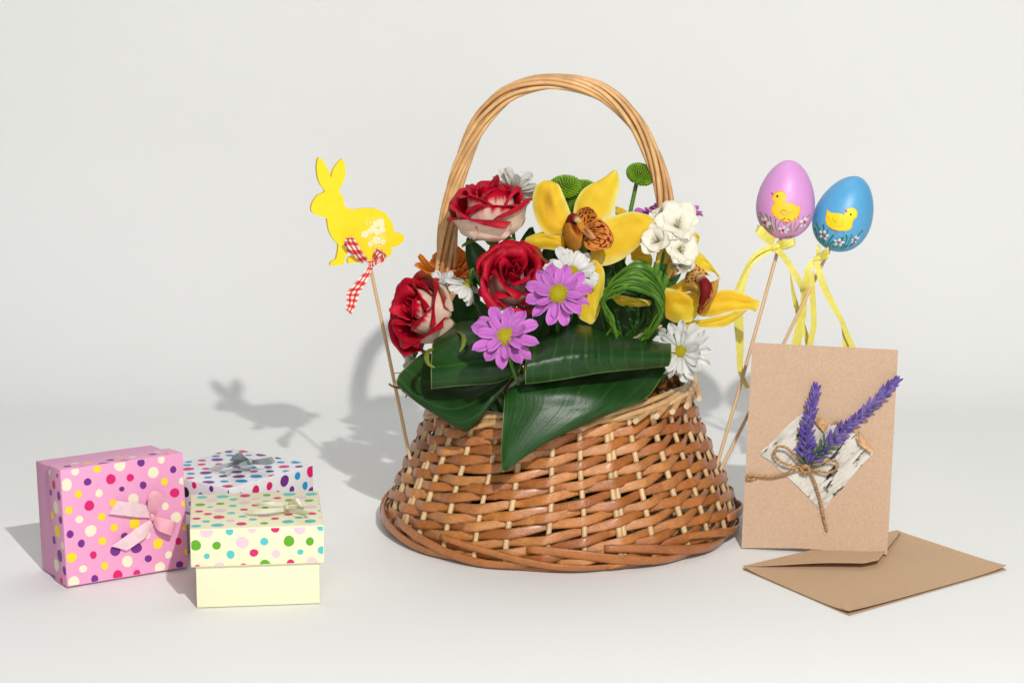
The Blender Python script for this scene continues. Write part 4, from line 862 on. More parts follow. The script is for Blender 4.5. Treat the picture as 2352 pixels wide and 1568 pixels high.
# ---------------------------------------------------------------- roses
RED = L(216, 8, 48); DEEP = L(170, 4, 30); CREAM = L(255, 220, 196) * 1.06; PINK = L(240, 160, 156); BROWN = L(150, 92, 40); HOT = L(226, 22, 74)
def rose_petal(phi, W, rm, rt, H, curl, sp, edge, seed, aged=0.0, tip=.06, side=0.0, base=.06, nu=21, nv=26, crumple=.018):
    """rm: belly radius, rt: radius at the lip, curl: how far the lip rolls back (radians), rolled on a small radius"""
    G = np.zeros((nu, nv, 3))
    rs = np.random.RandomState(seed); ph = rs.uniform(0, 6, 4)
    us = np.linspace(-1, 1, nu); vs = np.linspace(0, 1, nv); v0 = .76
    for i, u in enumerate(us):
        for j, v in enumerate(vs):
            ww = W * (.34 + .66 * math.sin(math.pi / 2 * min(1, v / .5))) * (1 - .26 * max(0, (v - .6) / .4) ** 2.4)
            a = phi + u * ww
            hs = 1 - .17 * abs(u) ** 3 - .025 * math.sin(3 * u + ph[0]) + tip * math.exp(-((u - .1 * math.sin(ph[1])) / .35) ** 2)
            vt = min(v, v0) / v0
            r = base + (rm - base) * math.sin(math.pi / 2 * min(1, vt / .5)) ** .85 if vt < .5 else rm + (rt - rm) * ((vt - .5) / .5) ** 1.5
            z = H * hs * vt ** 1.1
            if v > v0:
                th = (v - v0) / (1 - v0) * curl * (1 + .35 * math.sin(2.4 * u + ph[1])) ; rho = .24 * H * .95 / max(curl, .7) * (1 + .25 * math.sin(3 * u + ph[2]))
                sl = math.atan2(rt - rm, H * .5)
                r += rho * (math.sin(sl) * math.sin(th) + math.cos(sl) * (1 - math.cos(th))); z += rho * (math.cos(sl) * math.sin(th) - math.sin(sl) * (1 - math.cos(th)))
            r += sp * u + side * u * u * vt + .10 * max(0, abs(u) - .6) * vt * (1 if rm > .35 else 0)
            k = crumple * v * v * (math.sin(5 * u + ph[2] + 2 * v) + .6 * math.sin(11 * u + ph[3] + 5 * v))
            r += k * (.5 + 2.6 * aged); z += k * .8
            G[i, j] = (r * math.cos(a), r * math.sin(a), z)
    # local frame normal for du x dv points outwards
    def cf(U, V, s):
        nz = wob(U * 1.2, V * 1.6, seed, 1.3); e = np.maximum(sm(1 - edge - .13, 1 - edge + .12, V + .05 * nz + .05 * wob(U * 9, V * 1.2, seed + 7, 1.2)), sm(1 - edge * .4, 1.02, np.abs(U) + .05 * nz + .03 * wob(U * 2, V * 8, seed + 8, 1.2)) * sm(.3, .65, V))
        if s > 0:                                   # outer face: cream with a red margin
            c = mixc(np.tile(CREAM, (len(U), 1)), np.tile(PINK, (len(U), 1)), .55 * e + .25 * sm(.2, 1, nz)); c = mixc(c, np.tile(RED, (len(U), 1)), sm(.45, .9, e)); c = mixc(c, np.tile(L(226, 216, 170), (len(U), 1)), .5 * sm(.35, 0, V))
        else:                                       # inner face: red, paler at the claw
            c = mixc(np.tile(RED, (len(U), 1)), np.tile(DEEP, (len(U), 1)), .5 + .45 * nz); c = mixc(c, np.tile(HOT, (len(U), 1)), .6 * sm(.2, .9, wob(U, V, seed + 3, 1.0)) * sm(.5, .9, V)); c = mixc(c, np.tile(CREAM, (len(U), 1)), .7 * sm(.38, .05, V))
        if aged > 0:
            b = sm(.35, .75, wob(U, V, seed + 9, 1.1) * .5 + V * .75 - .46 + aged * .6); c = mixc(c, np.tile(BROWN, (len(U), 1)), b * .9); c = mixc(c, np.tile(L(96, 48, 22), (len(U), 1)), .5 * sm(.9, 1, V) * b)
        rim = sm(.965, 1, V) * sm(.0, .8, wob(U * 3, V, seed + 5, 2)); return mixc(c, np.tile(L(110, 30, 30), (len(U), 1)), rim * .4)
    return sheet(G, .016, cf)
def rose(label, c, axis, rad, seed, roll=0, spec=None, open_=1.0, dry=(), curls=(), dryfront=False):
    rs = random.Random(seed); t = flower_thing("rose", label, "rose", c, "red and cream roses in the basket"); Rm, c = frame(c, axis, roll)
    def put(name, geo, m=m_rose, parent=t):
        v, f, cl, s = geo; return part(name, ((v - np.array([0, 0, .55])) @ Rm.T * rad + c, f, cl, s), m, parent)
    ga = 2.39996; a = rs.uniform(0, 6)
    L_ = []
    for i in range(4): L_.append((1.3 - .05 * i, .08 + .045 * i, .05 + .04 * i, .95 - .004 * i, .5, .035, .45, 0, .01))
    for i in range(4): L_.append((1.2, .27 + .04 * i, .19 + .055 * i, .96 - .015 * i, .9 + .15 * i, .06, .34, 0, .02))
    for i in range(5): L_.append((1.08, .44 + .03 * i, .38 + .05 * i, .92 - .03 * i, 1.7 + .12 * i, .07, .30, 0, .04))
    for i in range(5): L_.append((1.0, .60 + .02 * i, .62 + .045 * i * open_, .77 - .035 * i, 2.2 + .1 * i, .07, .24, 0, .06))
    for i, (W, rm, rt, H, curl, sp, edge, aged, tip) in enumerate(L_):
        a += ga if i > 3 else 2.1
        dw = Rm @ np.array([math.cos(a), math.sin(a), 0]); ag = .45 if i in dry else (.38 if dryfront and i >= 14 and -dw[1] > .45 and i % 2 == 0 else 0)
        put("petal", rose_petal(a, W * rs.uniform(.93, 1.07), rm, rt * rs.uniform(.95, 1.05), H * rs.uniform(.96, 1.03), curl * rs.uniform(.8, 1.2), sp, edge, seed * 50 + i, ag, tip))
    # sepals and hip
    cx = part("calyx", ((lambda g: ((g[0] - np.array([0, 0, .55])) @ Rm.T * rad + c, g[1], g[2], g[3]))(blob((0, 0, .0), .16, L(88, 118, 46), 10, 8, (0, 0, 1), 1, 1.0))), m_stem, t)
    for i in range(5):
        b = i * 1.2566 + seed; G = np.zeros((5, 10, 3))
        for p_, u in enumerate(np.linspace(-1, 1, 5)):
            for q, v in enumerate(np.linspace(0, 1, 10)):
                r = .1 + .52 * v; wv = .13 * math.sin(math.pi * (.2 + .8 * v)) ; z = .02 - .02 * v + [.30, -.12, .22, -.2, .1][i] * v * v + .05 * u * u
                G[p_, q] = (r * math.cos(b) - u * wv * math.sin(b), r * math.sin(b) + u * wv * math.cos(b), z)
        put("sepal", sheet(G, .012, mixc(L(104, 138, 48), L(84, 110, 40), rs.random())), m_stem)
    for cpts in curls:
        p = cr([P(*q) for q in cpts], 18); T = np.gradient(p, axis=0); G = np.zeros((5, 18, 3))
        for j in range(18):
            d = nrm(np.cross(T[j], [.3, -.8, .5])); nn = nrm(np.cross(d, T[j])); w_ = .0019 * math.sin(math.pi * (.12 + .8 * j / 17))
            for i, u in enumerate(np.linspace(-1, 1, 5)): G[i, j] = p[j] + d * u * w_ + nn * u * u * w_ * .6
        part("curled_sepal", sheet(G, .0005, L(112, 124, 32)), m_stem, t)
    stem(t, c, Rm[:, 2], rad * .6, .0024); return t
def C(u, v, y): return P(u, v, y)
rose("topmost red and cream rose leaning on the left side of the handle", C(1124, 486, -.055), (-.10, -.16, .98), 113 * px(-.055), 11, .4, dry=(16, 17), dryfront=True)
rose("middle red rose facing forward with browned petal edges, above the purple daisies", C(1178, 640, -.088), (.05, -.80, .60), 104 * px(-.088), 4, 1.0, open_=.85, dry=(14, 17), dryfront=True, curls=[[(1180, 716, -.12), (1170, 732, -.15), (1164, 750, -.168), (1166, 768, -.176)]])
rose("lowest left red and cream rose hanging over the broad leaves", C(970, 718, -.070), (-.68, -.60, .40), 106 * px(-.07), 23, .2, open_=.9, dry=(16,), curls=[[(1000, 800, -.105), (983, 808, -.125), (979, 824, -.138), (985, 837, -.144), (998, 844, -.146)], [(1050, 762, -.10), (1063, 772, -.118), (1064, 790, -.126), (1056, 808, -.130)]])

# ---------------------------------------------------------------- daisies
wg = "white daisies in the basket"
daisy("white_daisy", "white daisy seen from behind above the topmost rose", "daisy", C(1180, 440, -.015), (.36, .74, .50), 62 * px(0), "white", (13, 11), (14, 24), 0, wg, 1, .2, WHITE)
daisy("white_daisy", "white daisy tucked behind the upper purple daisy under the large orchid", "daisy", C(1312, 628, -.098), (.12, -.75, .64), 68 * px(-.1), "white", (15, 13), (2, 14), .3, wg, 2, .2, WHITE)
daisy("white_daisy", "small drooping white daisy between the middle and left roses", "daisy", C(1078, 648, -.058), (-.55, .10, -.82), 54 * px(-.06), "white", (13, 11), (36, 50), .3, wg, 3, .2, WHITE)
daisy("white_daisy", "white daisy peeking up behind the left rose beside the handle foot", "daisy", C(1012, 668, -.035), (-.1, -.25, .95), 50 * px(-.03), "white", (11, 9), (48, 56), .3, wg, 4, .2, WHITE)
daisy("white_daisy", "white daisy with green-yellow centre at the right end of the rolled leaf", "daisy", C(1566, 806, -.075), (-.36, -.86, .22), 76 * px(-.07), "white", (16, 14), (3, 16), .1, wg, 5, .175, WHITE)
daisy("white_daisy", "shaded white daisy mostly hidden behind the left folded leaf", "daisy", C(950, 815, -.025), (-.75, -.3, -.2), 48 * px(-.02), "white", (11, 9), (10, 22), .3, wg, 6, .2, WHITE)
daisy("white_daisy", "white daisy low in shade behind the looped grass", "daisy", C(1545, 720, .01), (.2, -.6, .5), 60 * px(0), "white", (12, 10), (10, 20), .3, wg, 7, .2, WHITE)
pg = "purple daisies in the basket"
daisy("purple_daisy", "upper purple daisy with round yellow centre in front of the white daisy", "daisy", C(1281, 677, -.138), (.04, -.88, .44), 78 * px(-.12), "purple", (12, 8), (3, 20), .2, pg, 11, .265, PURP)
daisy("purple_daisy", "lower purple daisy lying on the broad leaves", "daisy", C(1160, 776, -.172), (.05, -.80, .55), 80 * px(-.135), "purple", (12, 8), (6, 24), .35, pg, 12, .265, PURP)
daisy("purple_daisy", "purple daisy at the back right mostly hidden by white freesia", "daisy", C(1535, 505, .012), (.05, -.05, .99), 78 * px(.01), "purple", (13, 10), (8, 16), .5, pg, 13, .24, PURP)
daisy("orange_gerbera", "orange gerbera behind the handle foot on the left", "gerbera", C(1038, 650, .016), (.03, -.10, .99), 100 * px(.02), "orange", (16, 13), (28, 58), .2, None, 14, .22, ORNG)

# ---------------------------------------------------------------- green button mums
def button(label, c, axis, rad, seed, stemto=None):
    rs = random.Random(seed); t = flower_thing("button_chrysanthemum", label, "chrysanthemum", c, "green button chrysanthemums"); Rm, c = frame(c, axis)
    g = []; n = 300
    g.append(blob((0, 0, -.12), .86, L(74, 110, 14), 16, 8, (0, 0, 1), 1, .58))
    for i in range(n):
        q = (i + .5) / n; th = math.acos(1 - 1.62 * q); a = i * 2.39996; d = np.array([math.sin(th) * math.cos(a), math.sin(th) * math.sin(a), math.cos(th) * .66])
        p = d * .88; p[2] -= .05; o = nrm([d[0], d[1], d[2] + .35]); s = .055 + .05 * min(1, q * 1.5)
        g.append(blob(p, s, mixc(L(136, 180, 26), L(96, 144, 16), rs.random() * .8 if q > .12 else -.1), 6, 4, o, .8, 1.3))
    g = join(g); o = part("florets", (g[0] @ Rm.T * rad + c, g[1], g[2], g[3]), m_stem, t, kind="stuff")
    g = join([blob((.3 * math.cos(k), .3 * math.sin(k), -.60), .24, L(70, 96, 34), 6, 4, (math.cos(k), math.sin(k), .2), .4, 1) for k in range(6)] + [blob((0, 0, -.55), .3, L(80, 110, 36), 8, 5, (0, 0, 1), 1, .5)])
    part("calyx", (g[0] @ Rm.T * rad + c, g[1], g[2], g[3]), m_stem, t)
    stem(t, c, Rm[:, 2], rad * .5, .0019, L(92, 134, 44))
    return t
button("green button chrysanthemum on its own tall stem beside the right handle", C(1472, 399, .012), (.28, -.42, .86), 34 * px(0), 1)
button("green button chrysanthemum just left behind the large yellow orchid", C(1297, 428, .004), (-.1, -.25, .95), 40 * px(0), 2)
button("green button chrysanthemum half hidden behind the upper orchid petals", C(1345, 436, .012), (.2, -.2, .95), 36 * px(.01), 3)
button("low small green button chrysanthemum in the gap below its two neighbours", C(1316, 462, .006), (.0, -.5, .8), 30 * px(.01), 4)

# ---------------------------------------------------------------- orchids
YEL = L(255, 220, 68) * 1.12; YEL2 = L(255, 202, 44) * 1.08; YELP = L(255, 240, 150) * 1.1
zO = Z(1960, 580, 2.1778)
def opetal(rows, y, seed=0, th=.0007, pal=None, zf=zO):
    """petal from rows base->tip, each row = points across (zx,zy,dy)"""
    G = grid(rows, 15, 26, lambda a, b, d: P(*zf(a, b), y + d * .42 + .0009 * math.sin(a * .035 + seed) * math.sin(b * .03 + 2 * seed)))
    ur = np.linspace(-1, 1, 15)[:, None, None]; vr = np.linspace(0, 1, 26)[None, :, None]
    G[:, :, 1:2] += (.0022 * np.exp(-(ur / .22) ** 2) * np.sin(np.pi * np.clip(vr * 1.05, 0, 1)) - .0012 * np.abs(ur) ** 3 * np.sin(vr * 9 + seed + ur))
    def cf(U, V, s):
        n_ = wob(U, V, seed, .8); c = mixc(np.tile(YEL, (len(U), 1)), np.tile(YEL2, (len(U), 1)), .5 + .5 * n_); c = mixc(c, np.tile(YELP, (len(U), 1)), .8 * sm(.70, 1, np.abs(U)) + .35 * sm(.8, 1, V)); c = mixc(c, np.tile(YEL2 * .85, (len(U), 1)), .55 * sm(.3, 0, V)); c = c * (1 - .10 * (np.abs(np.sin(U * 13 + .6 * np.sin(V * 3))) < .10) * sm(.05, .3, V) * sm(1, .75, V))[:, None]
        if pal is not None: c = pal(U, V, s, c)
        return c
    return sheet(G, th, cf)
def spots(base, pattern, seed, dens=26, thr=.25):
    def f(U, V, s, c):
        n_ = .75 * wob(U * 2.4, V * 2.6, seed, dens / 10) + .75 * wob(U * 2.4 + 1, V * 2.6, seed + 1, dens / 8); k = sm(thr, thr + .25, n_) * pattern(U, V)
        return mixc(mixc(c, np.tile(base, (len(U), 1)), .9), np.tile(L(138, 8, 16), (len(U), 1)), k)
    return f
def orchid_petal_fine(rows, y, pal, nu=40, nv=50, th=.0006, zf=zO):
    G = grid(rows, nu, nv, lambda a, b, d: P(*zf(a, b), y + d)); return sheet(G, th, lambda U, V, s: pal(U, V, s, np.tile(YEL, (len(U), 1))))
def orchid1():
    y = -.072; c = C(1345, 535, y); t = flower_thing("orchid", "large open yellow orchid with speckled red lip facing forward in the middle", "orchid", c, "yellow orchids in the basket")
    bruise = lambda U, V, s, c: mixc(c, np.tile(L(150, 104, 24), (len(U), 1)), .62 * np.exp(-((U + .05) / .28) ** 2 - ((V - .52) / .2) ** 2))
    part("sepal", opetal([[(330,640,-.004),(380,600,-.006),(430,560,-.004)],[(180,640,-.004),(280,560,-.012),(400,500,-.004)],[(100,500,.004),(230,440,-.010),(360,400,.002)],[(82,370,.008),(210,330,-.006),(330,320,.006)],[(110,255,.012),(210,240,.0),(295,250,.010)],[(170,213,.012),(200,212,.010),(230,220,.012)]], y, 1, pal=bruise), m_orchid, t)
    part("petal", opetal([[(430,540,.004),(460,540,.002),(500,540,.004)],[(415,470,.004),(510,490,-.006),(640,530,.002)],[(440,370,.010),(560,380,-.002),(720,490,.008)],[(510,270,.014),(630,270,.002),(775,330,.012)],[(640,200,.016),(710,190,.008),(790,210,.016)],[(735,136,.018),(755,127,.016),(770,132,.018)]], y, 2), m_orchid, t)
    part("sepal", opetal([[(560,640,-.002),(560,700,-.006),(560,760,-.002)],[(660,540,.002),(690,660,-.010),(560,860,-.004)],[(760,500,.004),(800,600,-.010),(660,905,-.006)],[(880,465,.006),(900,570,-.006),(800,860,-.006)],[(980,480,.008),(1010,560,-.0),(930,760,-.0)],[(1080,530,.010),(1085,560,.006),(1060,600,.008)]], y, 3), m_orchid, t)
    part("sepal", opetal([[(340,680,.0),(340,720,-.004),(350,780,.0)],[(300,640,.002),(270,700,-.008),(290,780,-.0)],[(240,612,.004),(180,680,-.008),(200,770,.0)],[(130,640,.006),(100,690,-.002),(110,770,.004)],[(30,680,.010),(20,700,.008),(20,730,.010)]], y, 4), m_orchid, t)
    part("petal", opetal([[(540,830,-.004),(570,850,-.008),(610,870,-.004)],[(530,930,-.004),(590,960,-.012),(660,930,-.004)],[(500,1080,-.006),(590,1100,-.014),(668,1020,-.004)],[(450,1240,-.008),(560,1250,-.016),(650,1160,-.006)],[(460,1330,-.010),(560,1320,-.014),(620,1300,-.008)],[(545,1380,-.012),(558,1384,-.012),(570,1378,-.012)]], y - .012, 5), m_orchid, t)
    # lip: side lobes, front lobe with speckles, column
    OR_ = L(246, 168, 80); OR2 = L(240, 196, 120)
    up_ = spots(OR_, lambda U, V: sm(.15, .3, V) * sm(1.0, .85, np.abs(U)), 21, 34, .15)
    part("lip_lobe", orchid_petal_fine([[(480,640,-.008),(510,640,-.010),(540,600,-.008)],[(440,560,-.012),(500,560,-.010),(570,580,-.016)],[(435,490,-.018),(510,500,-.012),(590,540,-.022)],[(470,440,-.022),(530,450,-.018),(608,500,-.024)],[(510,428,-.022),(545,428,-.022),(585,460,-.024)]], y, up_), m_orchid, t)
    fr_ = spots(L(248, 160, 78), lambda U, V: sm(.0, .1, V) * sm(1.02, .84, V) * sm(1.0, .8, np.abs(U)), 33, 36, .02)
    def froth(U, V, s, c):
        c = fr_(U, V, s, c); return mixc(c, np.tile(L(214, 120, 84), (len(U), 1)), sm(.9, 1, V) * .8)
    part("lip", orchid_petal_fine([[(520,620,-.018),(540,640,-.020),(500,690,-.016)],[(560,560,-.024),(600,640,-.028),(500,720,-.022)],[(620,520,-.028),(660,640,-.034),(520,760,-.028)],[(680,560,-.032),(710,660,-.036),(580,785,-.032)],[(728,640,-.034),(735,700,-.034),(640,770,-.034)],[(738,690,-.033),(722,750,-.032),(690,768,-.033)]], y, froth), m_orchid, t)
    part("lip_keel", sheet(grid([[(500,600,-.022),(520,640,-.026),(495,650,-.022)],[(530,610,-.030),(560,650,-.034),(530,665,-.030)],[(580,660,-.032),(590,680,-.034),(570,690,-.032)]], 7, 12, lambda a, b, d: P(*zO(a, b), y + d)), .0016, L(236, 176, 120)), m_orchid, t)
    def thr(U, V, s, c): return mixc(np.tile(L(240, 172, 60), (len(U), 1)), np.tile(L(176, 60, 36), (len(U), 1)), sm(.2, .9, V) * .75)
    part("lip_lobe", orchid_petal_fine([[(335,620,-.004),(340,700,-.008),(400,800,-.006)],[(340,570,-.012),(370,660,-.022),(470,760,-.016)],[(370,530,-.018),(410,630,-.028),(480,715,-.022)],[(400,560,-.018),(430,640,-.022),(490,660,-.022)],[(450,580,-.012),(460,630,-.014),(500,640,-.018)]], y, thr, 20, 30), m_orchid, t)
    def thr2(U, V, s, c): return np.tile(L(120, 22, 20), (len(U), 1))
    part("throat", orchid_petal_fine([[(390,560,-.006),(440,540,-.004),(500,540,-.006)],[(400,640,-.004),(450,620,-.001),(520,610,-.006)],[(430,690,-.008),(470,680,-.004),(520,660,-.010)]], y, thr2, 12, 14), m_orchid, t)
    a, b, d_ = P(*zO(372, 560), y - .014), P(*zO(410, 510), y - .024), P(*zO(462, 545), y - .032)
    part("column", tube(cr([a, b, d_], 14), np.interp(np.linspace(0, 1, 14), [0, .5, .9, 1], [.0028, .0036, .0026, .0012]), np.array([mixc(L(150, 40, 40), L(240, 214, 170), sm(.72, .95, k / 13)) for k in range(14)]), 10), m_orchid, t)
    part("anther_cap", blob(P(*zO(462, 545), y - .033), .0018, L(250, 205, 90), 8, 6, (1, -.6, .4), .7, 1.3), m_orchid, t)
    stem(t, c, (0, -.9, .4), .012, .003, L(120, 140, 50))
orchid1()
def orchid2():
    y = -.048; c = C(1610, 680, y); t = flower_thing("orchid", "smaller yellow orchid turned sideways at the right with its petal reaching past the basket", "orchid", c, "yellow orchids in the basket")
    part("sepal", opetal([[(1400,960,.006),(1420,980,.004),(1420,1000,.006)],[(1385,860,.010),(1450,900,.004),(1480,960,.006)],[(1400,800,.012),(1480,870,.004),(1560,960,.006)],[(1430,786,.014),(1530,900,.006),(1600,1000,.004)],[(1520,870,.010),(1570,950,.006),(1615,1010,.004)],[(1600,980,.006),(1610,1000,.005),(1617,1015,.004)]], y, 6), m_orchid, t)
    part("sepal", opetal([[(1440,1180,.0),(1440,1240,-.004),(1420,1300,.0)],[(1560,1120,-.002),(1540,1220,-.012),(1470,1320,-.004)],[(1680,1100,-.004),(1660,1200,-.014),(1560,1320,-.006)],[(1790,1130,-.006),(1770,1210,-.014),(1700,1280,-.008)],[(1880,1170,-.008),(1870,1220,-.012),(1850,1262,-.009)],[(1935,1190,-.010),(1930,1240,-.012),(1900,1285,-.010)]], y, 7), m_orchid, t)
    part("sepal", opetal([[(1270,1340,-.004),(1275,1380,-.006),(1262,1400,-.004)],[(1380,1350,-.006),(1380,1390,-.010),(1290,1430,-.006)],[(1500,1345,-.008),(1500,1375,-.012),(1430,1408,-.008)],[(1640,1310,-.010),(1620,1350,-.014),(1560,1410,-.010)],[(1740,1280,-.010),(1720,1310,-.014),(1680,1390,-.010)],[(1835,1268,-.010),(1830,1272,-.012),(1825,1276,-.010)]], y, 8), m_orchid, t)
    part("petal", opetal([[(1150,1190,.004),(1160,1260,.0),(1170,1330,.002)],[(1146,1110,.0),(1230,1220,-.012),(1240,1370,-.006)],[(1160,1088,-.004),(1300,1230,-.020),(1300,1368,-.012)],[(1250,1100,-.010),(1380,1220,-.026),(1370,1362,-.018)],[(1340,1130,-.014),(1430,1180,-.026),(1420,1320,-.022)],[(1400,1112,-.014),(1446,1170,-.022),(1440,1230,-.022)]], y, 9), m_orchid, t)
    part("petal", opetal([[(1170,1090,.006),(1200,1130,.002),(1220,1150,.004)],[(1230,1070,.008),(1260,1110,.002),(1280,1130,.0)],[(1300,1020,.008),(1330,1080,.002),(1350,1120,.0)],[(1330,1010,.006),(1350,1060,.002),(1370,1110,.0)]], y, 10), m_orchid, t)
    part("petal", opetal([[(640,1070,.004),(660,1090,.0),(690,1110,.004)],[(760,1130,.010),(800,1180,.006),(780,1220,.010)],[(900,1170,.012),(920,1210,.006),(900,1240,.010)],[(1040,1190,.012),(1050,1210,.010),(1040,1230,.012)]], y - .01, 12), m_orchid, t)
    ta = spots(L(236, 188, 110), lambda U, V: sm(1.0, .85, np.abs(U)) + 0 * V, 51, 40, .12)
    part("lip_lobe", orchid_petal_fine([[(1325,1050,-.010),(1350,1060,-.012),(1420,1050,-.012)],[(1330,990,-.012),(1370,1000,-.018),(1440,1010,-.016)],[(1360,940,-.014),(1420,960,-.020),(1490,990,-.018)],[(1400,885,-.012),(1450,920,-.018),(1530,985,-.016)]], y, ta), m_orchid, t)
    tb = spots(L(226, 170, 80), lambda U, V: sm(.55, .0, U) * sm(1.0, .9, np.abs(U)) + 0 * V, 61, 42, -.35)
    part("lip", orchid_petal_fine([[(1480,1040,-.018),(1540,1040,-.022),(1606,1012,-.018)],[(1500,1090,-.022),(1540,1100,-.028),(1600,1050,-.022)],[(1480,1160,-.024),(1530,1180,-.030),(1585,1120,-.024)],[(1440,1230,-.024),(1480,1240,-.030),(1550,1200,-.024)],[(1420,1285,-.022),(1450,1298,-.026),(1500,1260,-.022)]], y, tb), m_orchid, t)
    part("lip_lobe", orchid_petal_fine([[(1320,1055,-.012),(1340,1080,-.016),(1360,1110,-.014)],[(1400,1035,-.018),(1410,1080,-.026),(1430,1140,-.022)],[(1460,1050,-.022),(1470,1100,-.028),(1450,1200,-.026)]], y, spots(L(222, 176, 90), lambda U, V: sm(.6, .9, -U) + 0 * V, 71, 30, .3)), m_orchid, t)
    part("column", tube(cr([P(*zO(1445, 1000), y - .026), P(*zO(1490, 1060), y - .034), P(*zO(1490, 1130), y - .036), P(*zO(1455, 1215), y - .030)], 20), np.interp(np.linspace(0, 1, 20), [0, .15, .5, 1], [.003, .0042, .0052, .002]), np.array([mixc(L(244, 216, 170), L(146, 30, 34), sm(.05, .25, k / 19)) for k in range(20)]), 10), m_orchid, t)
    stem(t, c, (.3, -.8, .4), .008, .003, L(120, 140, 50))
orchid2()
def orchid3():      # a third bloom turned away behind the freesia
    y = -.0; c = C(1440, 525, y); t = flower_thing("orchid", "yellow orchid mostly hidden behind the freesia and the large orchid", "orchid", c, "yellow orchids in the basket")
    part("sepal", opetal([[(760,490,.0),(800,500,-.004),(850,500,.0)],[(755,450,.002),(800,460,-.004),(855,470,.002)],[(765,418,.004),(790,430,.002),(830,448,.004)]], y, 31), m_orchid, t)
    part("sepal", opetal([[(1290,520,.0),(1310,520,-.004),(1340,520,.0)],[(1285,460,.0),(1320,470,-.004),(1350,480,.0)],[(1300,420,.002),(1320,425,.002),(1335,440,.002)]], y, 32), m_orchid, t)
    part("sepal", opetal([[(870,760,.0),(880,800,-.004),(890,860,.0)],[(960,740,.0),(980,830,-.006),(980,900,.0)],[(1040,800,.004),(1060,860,.0),(1050,920,.004)]], y - .02, 33), m_orchid, t)
    part("sepal", opetal([[(1380,640,.0),(1390,680,-.004),(1380,720,.0)],[(1420,640,.0),(1430,680,-.004),(1420,730,.0)],[(1436,660,.002),(1442,680,.002),(1436,710,.002)]], y, 34), m_orchid, t)
    stem(t, c, (.0, -.5, .6), .008, .003, L(120, 140, 50))
orchid3()

